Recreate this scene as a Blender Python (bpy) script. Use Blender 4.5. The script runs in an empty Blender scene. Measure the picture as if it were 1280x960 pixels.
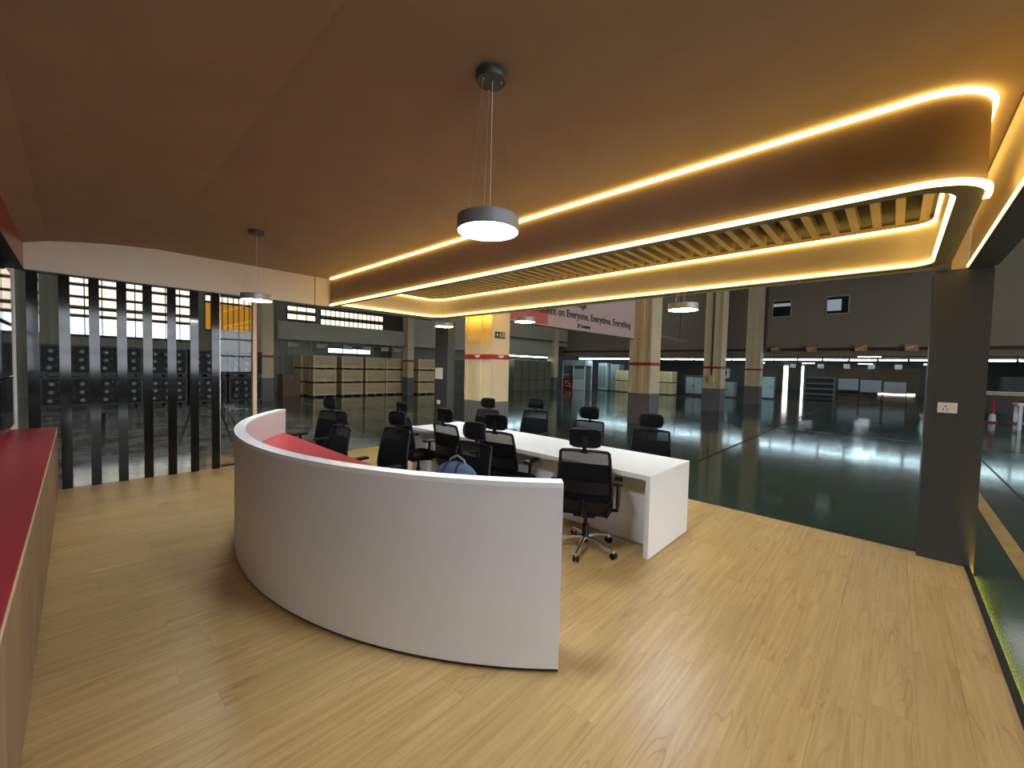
import bpy, bmesh, math, random
from mathutils import Vector, Matrix
random.seed(7)
PI = math.pi
scene = bpy.context.scene
COL = scene.collection

# ------------------------------------------------------------------ camera
F_PX, YAW, PITCH, ROLL, EYE = 509.84, math.radians(43.1617), math.radians(2.3608), math.radians(1.4227), 1.70
fwd = Vector((-math.sin(YAW) * math.cos(PITCH), math.cos(YAW) * math.cos(PITCH), -math.sin(PITCH)))
r0 = Vector((math.cos(YAW), math.sin(YAW), 0.0))
d0 = fwd.cross(r0)
rt = r0 * math.cos(ROLL) - d0 * math.sin(ROLL)
dn = fwd.cross(rt)
cam_data = bpy.data.cameras.new('camera')
cam = bpy.data.objects.new('camera', cam_data)
COL.objects.link(cam)
cam_data.sensor_fit = 'HORIZONTAL'
cam_data.sensor_width = 36.0
cam_data.lens = 36.0 * F_PX / 1280.0
cam_data.clip_start, cam_data.clip_end = 0.03, 300
m3 = Matrix((rt, -dn, -fwd)).transposed()
cam.matrix_world = Matrix.Translation((0, 0, EYE)) @ m3.to_4x4()
scene.camera = cam

# ------------------------------------------------------------------ world, exposure
world = bpy.data.worlds.new('world')
scene.world = world
world.use_nodes = True
world.node_tree.nodes['Background'].inputs[0].default_value = (0.62, 0.70, 0.78, 1)
world.node_tree.nodes['Background'].inputs[1].default_value = 0.03
vs = scene.view_settings
vs.view_transform = 'Standard'
vs.look = 'None'
vs.gamma = 1.0
vs.use_curve_mapping = False
vs.exposure = 0.06
scene.cycles.use_denoising = True
scene.cycles.max_bounces = 8
scene.cycles.diffuse_bounces = 4
scene.cycles.transparent_max_bounces = 12
scene.cycles.sample_clamp_indirect = 6.0
scene.cycles.caustics_reflective = False
scene.cycles.caustics_refractive = False

# light levels (emission strengths of lamps and windows, added skylights and high-bays included)
L_STRIP, L_PENDANT, L_TUBE, L_WINDOW, L_ADDED_SKYLIGHT, L_FARDOOR, L_ADDED_HIGHBAY = 8.0, 130.0, 18.0, 1.5, 1.5, 5.0, 50.0
WARM = (1.0, 0.66, 0.16, 1)
COOL = (0.76, 0.89, 1.0, 1)

# ------------------------------------------------------------------ materials
MATS = {}
def mat(name, col, rough=0.5, metal=0.0, spec=0.5, noise=None, bump=None, coat=0.0):
    """noise = (scale xyz, amount, detail): colour grain; bump = (scale xyz, strength)"""
    if name in MATS: return MATS[name]
    m = bpy.data.materials.new(name); m.use_nodes = True
    nt = m.node_tree; b = nt.nodes['Principled BSDF']
    b.inputs['Base Color'].default_value = (*col, 1)
    b.inputs['Roughness'].default_value = rough
    b.inputs['Metallic'].default_value = metal
    b.inputs['Specular IOR Level'].default_value = spec
    if coat: b.inputs['Coat Weight'].default_value = coat
    if noise or bump:
        tc = nt.nodes.new('ShaderNodeTexCoord')
    if noise:
        mp = nt.nodes.new('ShaderNodeMapping'); mp.inputs['Scale'].default_value = noise[0]
        nz = nt.nodes.new('ShaderNodeTexNoise'); nz.inputs['Scale'].default_value = 1.0
        nz.inputs['Detail'].default_value = noise[2] if len(noise) > 2 else 4
        rp = nt.nodes.new('ShaderNodeValToRGB')
        a = noise[1]
        rp.color_ramp.elements[0].position = 0.3; rp.color_ramp.elements[1].position = 0.7
        rp.color_ramp.elements[0].color = (*[max(0, c * (1 - a)) for c in col], 1)
        rp.color_ramp.elements[1].color = (*[min(1, c * (1 + a)) for c in col], 1)
        nt.links.new(tc.outputs['Object'], mp.inputs['Vector']); nt.links.new(mp.outputs['Vector'], nz.inputs['Vector'])
        nt.links.new(nz.outputs['Fac'], rp.inputs['Fac']); nt.links.new(rp.outputs['Color'], b.inputs['Base Color'])
    if bump:
        mp2 = nt.nodes.new('ShaderNodeMapping'); mp2.inputs['Scale'].default_value = bump[0]
        nz2 = nt.nodes.new('ShaderNodeTexNoise'); nz2.inputs['Scale'].default_value = 1.0; nz2.inputs['Detail'].default_value = 3
        bp = nt.nodes.new('ShaderNodeBump'); bp.inputs['Strength'].default_value = bump[1]; bp.inputs['Distance'].default_value = 0.01
        nt.links.new(tc.outputs['Object'], mp2.inputs['Vector']); nt.links.new(mp2.outputs['Vector'], nz2.inputs['Vector'])
        nt.links.new(nz2.outputs['Fac'], bp.inputs['Height']); nt.links.new(bp.outputs['Normal'], b.inputs['Normal'])
    MATS[name] = m
    return m
def emit(name, col, strength):
    if name in MATS: return MATS[name]
    m = bpy.data.materials.new(name); m.use_nodes = True
    nt = m.node_tree; nt.nodes.clear()
    e = nt.nodes.new('ShaderNodeEmission'); o = nt.nodes.new('ShaderNodeOutputMaterial')
    e.inputs[0].default_value = col if len(col) == 4 else (*col, 1); e.inputs[1].default_value = strength
    nt.links.new(e.outputs[0], o.inputs[0]); MATS[name] = m
    return m
def seethrough(name, col, transp, gloss_rough=0.02, gloss=False):
    """glass (transparent + mirror) or fabric net (transparent + diffuse)"""
    m = bpy.data.materials.new(name); m.use_nodes = True
    nt = m.node_tree; nt.nodes.clear()
    t = nt.nodes.new('ShaderNodeBsdfTransparent'); o = nt.nodes.new('ShaderNodeOutputMaterial'); mx = nt.nodes.new('ShaderNodeMixShader')
    if gloss:
        g = nt.nodes.new('ShaderNodeBsdfGlossy'); g.inputs['Roughness'].default_value = gloss_rough; g.inputs['Color'].default_value = (1, 1, 1, 1)
        t.inputs[0].default_value = (*col, 1)
    else:
        g = nt.nodes.new('ShaderNodeBsdfPrincipled'); g.inputs['Base Color'].default_value = (*col, 1); g.inputs['Roughness'].default_value = 0.7; g.inputs['Specular IOR Level'].default_value = 0.15
    mx.inputs[0].default_value = 1 - transp
    nt.links.new(t.outputs[0], mx.inputs[1]); nt.links.new(g.outputs[0], mx.inputs[2]); nt.links.new(mx.outputs[0], o.inputs[0])
    MATS[name] = m
    return m

def plank_material():
    m = bpy.data.materials.new('oak_laminate'); m.use_nodes = True
    nt = m.node_tree; N = nt.nodes; L = nt.links; b = N['Principled BSDF']
    geo = N.new('ShaderNodeNewGeometry'); oi = N.new('ShaderNodeObjectInfo')
    off = N.new('ShaderNodeVectorMath'); off.operation = 'SCALE'; comb = N.new('ShaderNodeCombineXYZ')
    L.new(oi.outputs['Random'], comb.inputs[0]); L.new(oi.outputs['Random'], comb.inputs[1])
    L.new(comb.outputs[0], off.inputs[0]); off.inputs['Scale'].default_value = 37.0
    add = N.new('ShaderNodeVectorMath'); add.operation = 'ADD'
    L.new(geo.outputs['Position'], add.inputs[0]); L.new(off.outputs[0], add.inputs[1])
    mp = N.new('ShaderNodeMapping'); mp.inputs['Scale'].default_value = (34, 1.6, 1)
    L.new(add.outputs[0], mp.inputs[0])
    n1 = N.new('ShaderNodeTexNoise'); n1.inputs['Scale'].default_value = 1.0; n1.inputs['Detail'].default_value = 6; n1.inputs['Distortion'].default_value = 0.6
    L.new(mp.outputs[0], n1.inputs['Vector'])
    mp2 = N.new('ShaderNodeMapping'); mp2.inputs['Scale'].default_value = (10.0, 0.95, 1)
    L.new(add.outputs[0], mp2.inputs[0])
    n2 = N.new('ShaderNodeTexNoise'); n2.inputs['Scale'].default_value = 1.0; n2.inputs['Detail'].default_value = 1
    L.new(mp2.outputs[0], n2.inputs['Vector'])
    # contour lines of a slow noise give cathedral grain
    mul = N.new('ShaderNodeMath'); mul.operation = 'MULTIPLY'; mul.inputs[1].default_value = 62.0
    L.new(n2.outputs['Fac'], mul.inputs[0])
    sn = N.new('ShaderNodeMath'); sn.operation = 'SINE'; L.new(mul.outputs[0], sn.inputs[0])
    mr = N.new('ShaderNodeMapRange'); mr.inputs[1].default_value = 0.72; mr.inputs[2].default_value = 1.0; mr.inputs[3].default_value = 0; mr.inputs[4].default_value = 1
    L.new(sn.outputs[0], mr.inputs[0])
    rp = N.new('ShaderNodeValToRGB')
    rp.color_ramp.elements[0].position = 0.30; rp.color_ramp.elements[0].color = (0.48, 0.30, 0.110, 1)
    rp.color_ramp.elements[1].position = 0.72; rp.color_ramp.elements[1].color = (0.64, 0.43, 0.175, 1)
    L.new(n1.outputs['Fac'], rp.inputs[0])
    mx = N.new('ShaderNodeMix'); mx.data_type = 'RGBA'; mx.blend_type = 'MULTIPLY'
    mx.inputs['B'].default_value = (0.80, 0.72, 0.60, 1)
    fm = N.new('ShaderNodeMath'); fm.operation = 'MULTIPLY'; fm.inputs[1].default_value = 0.9
    n5 = N.new('ShaderNodeTexNoise'); n5.inputs['Scale'].default_value = 2.2; n5.inputs['Detail'].default_value = 1; L.new(add.outputs[0], n5.inputs['Vector'])
    mr5 = N.new('ShaderNodeMapRange'); mr5.inputs[1].default_value = 0.46; mr5.inputs[2].default_value = 0.66; L.new(n5.outputs['Fac'], mr5.inputs[0])
    mk = N.new('ShaderNodeMath'); mk.operation = 'MULTIPLY'; L.new(mr.outputs[0], mk.inputs[0]); L.new(mr5.outputs[0], mk.inputs[1])
    L.new(mk.outputs[0], fm.inputs[0]); L.new(fm.outputs[0], mx.inputs['Factor']); L.new(rp.outputs[0], mx.inputs['A'])
    hsv = N.new('ShaderNodeHueSaturation')
    mr2 = N.new('ShaderNodeMapRange'); mr2.inputs[3].default_value = 0.92; mr2.inputs[4].default_value = 1.06
    L.new(oi.outputs['Random'], mr2.inputs[0]); L.new(mr2.outputs[0], hsv.inputs['Value']); L.new(mx.outputs['Result'], hsv.inputs['Color'])
    L.new(hsv.outputs[0], b.inputs['Base Color'])
    b.inputs['Roughness'].default_value = 0.36
    bp = N.new('ShaderNodeBump'); bp.inputs['Strength'].default_value = 0.06; bp.inputs['Distance'].default_value = 0.004
    L.new(n1.outputs['Fac'], bp.inputs['Height']); L.new(bp.outputs[0], b.inputs['Normal'])
    MATS['oak_laminate'] = m
    return m
def hall_floor_material():
    m = bpy.data.materials.new('green_epoxy'); m.use_nodes = True
    nt = m.node_tree; N = nt.nodes; L = nt.links; b = N['Principled BSDF']
    geo = N.new('ShaderNodeNewGeometry')
    n1 = N.new('ShaderNodeTexNoise'); n1.inputs['Scale'].default_value = 0.5; n1.inputs['Detail'].default_value = 6
    L.new(geo.outputs['Position'], n1.inputs['Vector'])
    rp = N.new('ShaderNodeValToRGB')
    rp.color_ramp.elements[0].position = 0.35; rp.color_ramp.elements[0].color = (0.022, 0.046, 0.034, 1)
    rp.color_ramp.elements[1].position = 0.70; rp.color_ramp.elements[1].color = (0.040, 0.074, 0.055, 1)
    L.new(n1.outputs['Fac'], rp.inputs[0])
    # the left aisle is bare worn concrete
    sx = N.new('ShaderNodeSeparateXYZ'); L.new(geo.outputs['Position'], sx.inputs[0])
    edge = N.new('ShaderNodeMath'); edge.operation = 'ADD'; L.new(sx.outputs[0], edge.inputs[0])
    gt = N.new('ShaderNodeMapRange'); gt.inputs[1].default_value = 4.4; gt.inputs[2].default_value = 5.2; gt.inputs[3].default_value = 1.0; gt.inputs[4].default_value = 0.0
    L.new(sx.outputs[1], gt.inputs[0])
    lt = N.new('ShaderNodeMath'); lt.operation = 'LESS_THAN'; lt.inputs[1].default_value = -7.8; L.new(sx.outputs[0], lt.inputs[0])
    fac = N.new('ShaderNodeMath'); fac.operation = 'MULTIPLY'; L.new(gt.outputs[0], fac.inputs[0]); L.new(lt.outputs[0], fac.inputs[1])
    n3 = N.new('ShaderNodeTexNoise'); n3.inputs['Scale'].default_value = 1.6; n3.inputs['Detail'].default_value = 8
    L.new(geo.outputs['Position'], n3.inputs['Vector'])
    rp3 = N.new('ShaderNodeValToRGB')
    rp3.color_ramp.elements[0].position = 0.36; rp3.color_ramp.elements[0].color = (0.11, 0.115, 0.105, 1)
    rp3.color_ramp.elements[1].position = 0.56; rp3.color_ramp.elements[1].color = (0.36, 0.365, 0.34, 1)
    L.new(n3.outputs['Fac'], rp3.inputs[0])
    mx = N.new('ShaderNodeMix'); mx.data_type = 'RGBA'
    L.new(fac.outputs[0], mx.inputs['Factor']); L.new(rp.outputs[0], mx.inputs['A']); L.new(rp3.outputs[0], mx.inputs['B'])
    L.new(mx.outputs['Result'], b.inputs['Base Color'])
    n2 = N.new('ShaderNodeTexNoise'); n2.inputs['Scale'].default_value = 1.1; n2.inputs['Detail'].default_value = 5
    L.new(geo.outputs['Position'], n2.inputs['Vector'])
    mr = N.new('ShaderNodeMapRange'); mr.inputs[1].default_value = 0.3; mr.inputs[2].default_value = 0.7; mr.inputs[3].default_value = 0.085; mr.inputs[4].default_value = 0.125
    L.new(n2.outputs['Fac'], mr.inputs[0]); L.new(mr.outputs[0], b.inputs['Roughness'])
    mp = N.new('ShaderNodeMapping'); mp.inputs['Scale'].default_value = (1.2, 3.0, 1.0); L.new(geo.outputs['Position'], mp.inputs[0])
    n4 = N.new('ShaderNodeTexNoise'); n4.inputs['Scale'].default_value = 1.3; n4.inputs['Detail'].default_value = 3; L.new(mp.outputs[0], n4.inputs['Vector'])
    bp = N.new('ShaderNodeBump'); bp.inputs['Strength'].default_value = 0.02; bp.inputs['Distance'].default_value = 0.03
    L.new(n4.outputs['Fac'], bp.inputs['Height']); L.new(bp.outputs[0], b.inputs['Normal'])
    b.inputs['Specular IOR Level'].default_value = 0.7
    MATS['green_epoxy'] = m
    return m
def siding_material(name, col, per_m, axis=1):
    """ribbed metal sheet, far away"""
    m = mat(name, col, 0.55, noise=((0.6, 0.6, 0.6), 0.12))
    nt = m.node_tree; N = nt.nodes; L = nt.links; b = N['Principled BSDF']
    geo = N.new('ShaderNodeNewGeometry'); s = N.new('ShaderNodeSeparateXYZ'); L.new(geo.outputs['Position'], s.inputs[0])
    mu = N.new('ShaderNodeMath'); mu.operation = 'MULTIPLY'; mu.inputs[1].default_value = per_m; L.new(s.outputs[axis], mu.inputs[0])
    pp = N.new('ShaderNodeMath'); pp.operation = 'PINGPONG'; pp.inputs[1].default_value = 0.5; L.new(mu.outputs[0], pp.inputs[0])
    bp = N.new('ShaderNodeBump'); bp.inputs['Strength'].default_value = 1.0; bp.inputs['Distance'].default_value = 0.08
    L.new(pp.outputs[0], bp.inputs['Height']); L.new(bp.outputs[0], b.inputs['Normal'])
    return m

oak = plank_material()
epoxy = hall_floor_material()
paint = mat('ceiling_paint', (0.37, 0.265, 0.19), 0.75, noise=((3, 3, 3), 0.05), bump=((9, 9, 9), 0.03))
beige = mat('beige_laminate', (0.74, 0.63, 0.49), 0.55, noise=((1.5, 1.5, 1.5), 0.04))
lipgrey = mat('grey_edging', (0.22, 0.20, 0.17), 0.5)
slatwood = mat('canopy_slat_wood', (0.55, 0.43, 0.24), 0.55, noise=((6, 0.8, 6), 0.12))
deckdark = mat('dark_deck', (0.035, 0.026, 0.012), 0.8)
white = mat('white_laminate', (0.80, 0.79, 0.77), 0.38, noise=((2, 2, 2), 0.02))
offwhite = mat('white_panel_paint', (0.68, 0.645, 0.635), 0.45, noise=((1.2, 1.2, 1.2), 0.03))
red = mat('red_laminate', (0.50, 0.040, 0.052), 0.42, noise=((5, 5, 5), 0.05))
redgloss = mat('red_gloss', (0.34, 0.02, 0.022), 0.25)
blackslat = mat('black_slat', (0.010, 0.009, 0.009), 0.08, spec=0.30)
graphite = mat('graphite_cladding', (0.050, 0.055, 0.056), 0.45, noise=((3, 3, 1), 0.1))
cabwood = mat('cabinet_wood', (0.26, 0.16, 0.085), 0.5, noise=((4, 4, 1.0), 0.22))
palewood = mat('pale_wood_edge', (0.66, 0.47, 0.30), 0.5)
blackp = mat('black_plastic', (0.006, 0.006, 0.007), 0.40, spec=0.25)
fabric = mat('black_fabric', (0.006, 0.006, 0.007), 0.9, spec=0.15, noise=((40, 40, 40), 0.25))
chrome = mat('chrome', (0.85, 0.84, 0.82), 0.26, metal=1.0)
net = seethrough('chair_net', (0.005, 0.005, 0.006), 0.03)
net2 = seethrough('chair_net_open', (0.008, 0.008, 0.009), 0.42)
glass = seethrough('partition_glass', (0.93, 0.95, 0.94), 0.988, 0.0, gloss=True)
black = mat('black_edge', (0.012, 0.010, 0.010), 0.5)
housing = mat('lamp_housing', (0.30, 0.31, 0.33), 0.4, metal=0.4)
wire = mat('steel_wire', (0.45, 0.43, 0.40), 0.35, metal=0.8)
strip_m = emit('led_strip_light', WARM, L_STRIP)
pend_m = emit('pendant_diffuser', COOL, L_PENDANT)
tube_m = emit('tube_light_glow', (0.68, 0.93, 1.0, 1), L_TUBE)
plate_m = mat('white_plate', (0.75, 0.73, 0.68), 0.4)
dotm = mat('socket_hole', (0.03, 0.03, 0.03), 0.6)
colpaint = mat('hall_column_paint', (0.60, 0.49, 0.30), 0.55, noise=((2, 2, 1), 0.06))
colgrey = mat('hall_column_grey', (0.14, 0.135, 0.13), 0.5, noise=((2, 2, 1), 0.1))
redband = mat('red_band', (0.30, 0.02, 0.025), 0.5)
wallgrey = mat('hall_wall_grey', (0.40, 0.37, 0.30), 0.7, noise=((0.4, 0.4, 0.4), 0.08))
wallbrown = mat('mezzanine_wall_paint', (0.24, 0.19, 0.135), 0.7, noise=((0.3, 0.3, 0.3), 0.08))
siding = siding_material('ribbed_siding', (0.36, 0.36, 0.28), 3.2)
roofm = mat('hall_roof_sheet', (0.20, 0.20, 0.19), 0.8)
dark = mat('dark_metal', (0.05, 0.05, 0.052), 0.5)
midgrey = mat('mid_grey_metal', (0.26, 0.28, 0.28), 0.45)
pipe_m = mat('oxide_pipe', (0.07, 0.025, 0.02), 0.5)
crate_m = mat('crate_wood', (0.56, 0.44, 0.24), 0.7, noise=((3, 3, 12), 0.14))
crate_b = mat('crate_batten', (0.64, 0.52, 0.31), 0.7, noise=((3, 3, 3), 0.12))
crate_d = mat('crate_skid_dark', (0.12, 0.08, 0.045), 0.8)
carton_m = mat('grey_carton', (0.155, 0.135, 0.10), 0.8, noise=((1, 1, 1), 0.1))
carton_b = mat('brown_carton', (0.20, 0.13, 0.075), 0.8)
wrap_m = mat('wrapped_carton', (0.12, 0.10, 0.085), 0.4)
casting_m = mat('cast_metal', (0.17, 0.17, 0.17), 0.4, metal=0.4)
teal = mat('pale_teal_panel', (0.42, 0.55, 0.56), 0.4)
rollup = mat('rollup_tan', (0.52, 0.36, 0.20), 0.6)
yellowline = mat('yellow_floor_line', (0.42, 0.26, 0.05), 0.4, noise=((2, 2, 2), 0.25))
whiteline = mat('white_floor_line', (0.45, 0.48, 0.44), 0.4)
groove = mat('floor_groove', (0.012, 0.014, 0.013), 0.6)
screen_m = mat('screen_glass', (0.012, 0.014, 0.018), 0.06)
denim = mat('blue_bag_fabric', (0.055, 0.085, 0.15), 0.85, noise=((25, 25, 25), 0.25))
denim_d = mat('navy_strap', (0.010, 0.014, 0.045), 0.8)
greytape = mat('grey_webbing', (0.20, 0.19, 0.20), 0.8)
banner_m = mat('banner_print', (0.50, 0.36, 0.33), 0.6)
banner_red = mat('banner_red_print', (0.52, 0.10, 0.10), 0.6)
ink = mat('banner_ink', (0.035, 0.02, 0.02), 0.7)
green_sign = mat('exit_sign_green', (0.012, 0.075, 0.04), 0.4)
signwhite = mat('sign_white', (0.7, 0.74, 0.76), 0.5)

# ------------------------------------------------------------------ mesh helpers
class MB:
    def __init__(s): s.v = []; s.f = []
    def add(s, verts, faces):
        n = len(s.v); s.v += [tuple(p) for p in verts]; s.f += [tuple(i + n for i in f) for f in faces]; return s
    def box(s, x0, x1, y0, y1, z0, z1):
        return s.add([(x0, y0, z0), (x1, y0, z0), (x1, y1, z0), (x0, y1, z0), (x0, y0, z1), (x1, y0, z1), (x1, y1, z1), (x0, y1, z1)],
                     [(0, 3, 2, 1), (4, 5, 6, 7), (0, 1, 5, 4), (1, 2, 6, 5), (2, 3, 7, 6), (3, 0, 4, 7)])
    def cbox(s, c, d): return s.box(c[0] - d[0] / 2, c[0] + d[0] / 2, c[1] - d[1] / 2, c[1] + d[1] / 2, c[2] - d[2] / 2, c[2] + d[2] / 2)
    def rbox(s, c, d, r, seg=2, M=None):
        bm = bmesh.new(); bmesh.ops.create_cube(bm, size=1.0)
        for v in bm.verts: v.co = Vector((v.co.x * d[0], v.co.y * d[1], v.co.z * d[2]))
        bmesh.ops.bevel(bm, geom=list(bm.edges), offset=r, segments=seg, affect='EDGES', profile=0.5)
        M = M or Matrix.Identity(4); c = Vector(c)
        bm.verts.index_update()
        vs = [(M @ v.co) + c for v in bm.verts]; fs = [[v.index for v in f.verts] for f in bm.faces]
        bm.free(); return s.add(vs, fs)
    def prism(s, poly, z0, z1):
        n = len(poly)
        vs = [(x, y, z0) for x, y in poly] + [(x, y, z1) for x, y in poly]
        fs = [tuple(reversed(range(n))), tuple(range(n, 2 * n))] + [(i, (i + 1) % n, (i + 1) % n + n, i + n) for i in range(n)]
        return s.add(vs, fs)
    def tube(s, path, r, n=8, closed=False, sq=False):
        P = [Vector(p) for p in path]; m = len(P); rings = []
        rad = r if hasattr(r, '__len__') else [r] * m
        up0 = None
        for i in range(m):
            a = P[i - 1] if (i > 0 or closed) else P[i]; b = P[(i + 1) % m] if (i < m - 1 or closed) else P[i]
            t = (b - a).normalized()
            ref = Vector((0, 0, 1)) if abs(t.z) < 0.95 else Vector((0, 1, 0))
            x = t.cross(ref).normalized(); y = x.cross(t).normalized()
            k = 4 if sq else n
            ph = PI / 4 if sq else 0
            q = math.sqrt(2) if sq else 1
            rings.append([P[i] + (x * math.cos(2 * PI * j / k + ph) + y * math.sin(2 * PI * j / k + ph)) * rad[i] * q for j in range(k)])
        k = len(rings[0]); vs = [p for rr in rings for p in rr]; fs = []
        for i in range(m if closed else m - 1):
            i2 = (i + 1) % m
            for j in range(k): fs.append((i * k + j, i * k + (j + 1) % k, i2 * k + (j + 1) % k, i2 * k + j))
        if not closed: fs += [tuple(reversed(range(k))), tuple((m - 1) * k + j for j in range(k))]
        return s.add(vs, fs)
    def lathe(s, prof, c=(0, 0, 0), n=24):
        """prof: list of (r, z) top or bottom first; closed with caps where r = 0"""
        vs = []; fs = []; idx = []
        for r, z in prof:
            if r < 1e-6: idx.append([len(vs)]); vs.append((c[0], c[1], c[2] + z))
            else:
                idx.append(list(range(len(vs), len(vs) + n)))
                vs += [(c[0] + r * math.cos(2 * PI * j / n), c[1] + r * math.sin(2 * PI * j / n), c[2] + z) for j in range(n)]
        for a, b in zip(idx, idx[1:]):
            for j in range(n):
                j2 = (j + 1) % n
                if len(a) == 1 and len(b) > 1: fs.append((a[0], b[j], b[j2]))
                elif len(b) == 1 and len(a) > 1: fs.append((a[j], b[0], a[j2]))
                elif len(a) > 1: fs.append((a[j], b[j], b[j2], a[j2]))
        return s.add(vs, fs)
    def slab(s, fn, nu, nv, th):
        """grid surface fn(u,v)->(point, normal) given thickness th"""
        A = []; Bk = []
        for j in range(nv + 1):
            for i in range(nu + 1):
                p, nrm = fn(i / nu, j / nv); A.append(Vector(p)); Bk.append(Vector(p) - Vector(nrm) * th)
        w = nu + 1; N = len(A); fs = []
        for j in range(nv):
            for i in range(nu):
                a = j * w + i; fs.append((a, a + 1, a + w + 1, a + w)); fs.append((a + N, a + w + N, a + w + 1 + N, a + 1 + N))
        for i in range(nu): fs.append((i, i + N, i + 1 + N, i + 1)); k = nv * w + i; fs.append((k, k + 1, k + 1 + N, k + N))
        for j in range(nv): a = j * w; fs.append((a, a + w, a + w + N, a + N)); b = a + nu; fs.append((b, b + N, b + w + N, b + w))
        return s.add(A + Bk, fs)
    def obj(s, name, m, parent=None, smooth=False, loc=(0, 0, 0), rotz=0.0):
        me = bpy.data.meshes.new(name); me.from_pydata(s.v, [], s.f); me.update()
        bm = bmesh.new(); bm.from_mesh(me); bmesh.ops.recalc_face_normals(bm, faces=bm.faces); bm.to_mesh(me); bm.free()
        me.materials.append(m if not isinstance(m, str) else MATS[m])
        if smooth:
            for p in me.polygons: p.use_smooth = True
            try: me.set_sharp_from_angle(angle=math.radians(40))
            except Exception: pass
        o = bpy.data.objects.new(name, me); COL.objects.link(o)
        o.parent = parent; o.location = loc; o.rotation_euler = (0, 0, rotz)
        return o
def tag(o, label=None, cat=None, group=None, kind=None):
    if label: o['label'] = label
    if cat: o['category'] = cat
    if group: o['group'] = group
    if kind: o['kind'] = kind
    return o
def empty(name, loc=(0, 0, 0), rotz=0.0, **k):
    o = bpy.data.objects.new(name, None); COL.objects.link(o); o.location = loc; o.rotation_euler = (0, 0, rotz)
    o.empty_display_size = 0.1
    return tag(o, **k)
def struct(o, label=None): return tag(o, label=label, kind='structure')
def copy_tree(o, parent=None, loc=None, rotz=None, label=None):
    c = o.copy(); COL.objects.link(c); c.parent = parent
    if loc is not None: c.location = loc
    if rotz is not None: c.rotation_euler = (0, 0, rotz)
    if label: c['label'] = label
    for ch in o.children: copy_tree(ch, c)
    return c
def BOX(*a): return MB().box(*a)

ZH = -0.06          # level of the hall floor; the wooden platform is z = 0
PX0, PX1, PY0, PY1 = -7.72, 0.535, -0.57, 5.57
ZC = 3.245

# ================================================================== SETTING
# --- platform floor with planks
fl = struct(BOX(PX0, PX1, PY0, PY1, ZH, -0.008).obj('floor', 'black_edge'), 'raised oak laminate floor of the office platform')
pw, pl = (PX1 - PX0) / 44, 1.22
unit = None
for i in range(44):
    y = PY0 - random.uniform(0.0, pl * 0.8)
    while y < PY1 - 0.01:
        a, b = max(y, PY0), min(y + pl, PY1)
        y += pl
        if b - a < 0.05: continue
        x0, x1 = PX0 + i * pw, PX0 + (i + 1) * pw
        if unit is None:
            unit = MB().box(-0.5, 0.5, -0.5, 0.5, -0.5, 0.5).obj('plank', oak, fl); o = unit
        else:
            o = unit.copy(); COL.objects.link(o); o.parent = fl
        o.location = ((x0 + x1) / 2, (a + b) / 2, -0.004)
        o.scale = (x1 - x0 - 0.0008, b - a - 0.0008, 0.008)
struct(BOX(PX1, PX1 + 0.035, 2.2, 5.46, ZH, 0.006).obj('trim_1', black), 'black metal edging along the open side of the platform')
struct(BOX(PX0, 0.22, PY1, PY1 + 0.012, ZH, 0.002).obj('trim_2', black), 'thin black edging along the far rim of the platform')

BOX(PX1 + 0.036, PX1 + 0.046, 2.2, 5.45, -0.042, -0.030).obj('led_strip', emit('assumed_edge_strip_light', (1.0, 0.55, 0.05, 1), 60.0), fl)  # assumed strip, hidden below the platform edge, lighting the hall floor yellow
# --- ceiling with its curved margin (extruded along X)
prof = [(-0.57, 3.00), (-0.42, 3.057), (-0.23, 3.117), (0.04, 3.167), (0.30, 3.202), (0.52, 3.224), (0.72, 3.238), (0.80, ZC), (5.6, ZC)]
mb = MB(); vs = []; fs = []
for X in (-7.74, 0.60):
    for y, z in prof: vs.append((X, y, z))
    for y, z in reversed(prof): vs.append((X, y, z + 0.12))
n = 2 * len(prof)
for k in range(n): fs.append((k, (k + 1) % n, n + (k + 1) % n, n + k))
fs += [tuple(range(n)), tuple(reversed(range(n, 2 * n)))]
ceil_o = struct(mb.add(vs, fs).obj('ceiling', paint), 'brown painted ceiling curving down along one side')

# --- fascia over the slat screen
vs = []; top = [(y, z) for y, z in prof if y >= -0.43] ; top[-1] = (5.58, ZC)
poly = [(-0.57, 2.74), (5.58, 2.74)] + list(reversed(top)) + [(-0.57, 3.0)]
m_ = MB(); k = len(poly)
vv = [(-7.82, y, z) for y, z in poly] + [(PX0, y, z) for y, z in poly]
ff = [tuple(range(k)), tuple(reversed(range(k, 2 * k)))] + [(i, (i + 1) % k, (i + 1) % k + k, i + k) for i in range(k)]
wl = struct(m_.add(vv, ff).obj('wall_left', beige), 'beige fascia above the black slats')
BOX(PX0 - 0.002, PX0 + 0.003, 2.955, 2.966, 2.74, 3.243).obj('joint', dotm, wl)
struct(BOX(-7.83, PX0 + 0.004, -0.45, 5.58, 2.722, 2.74).obj('trim_3', graphite), 'grey edging under the beige fascia')

# --- wall behind the camera side: red header, dark wall
wb = struct(BOX(-7.72, -0.9, -0.67, -0.57, ZH, 3.0).obj('wall_back', dark), 'dark wall carrying the screens above the red counter')
struct(BOX(-7.72, -0.9, -0.57, -0.43, 2.735, 3.05).obj('trim_4', redgloss), 'glossy red header over the screens')
struct(BOX(-7.72, -0.9, -0.57, -0.425, 2.722, 2.737).obj('trim_5', black), 'dark underside of the red header')

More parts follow.
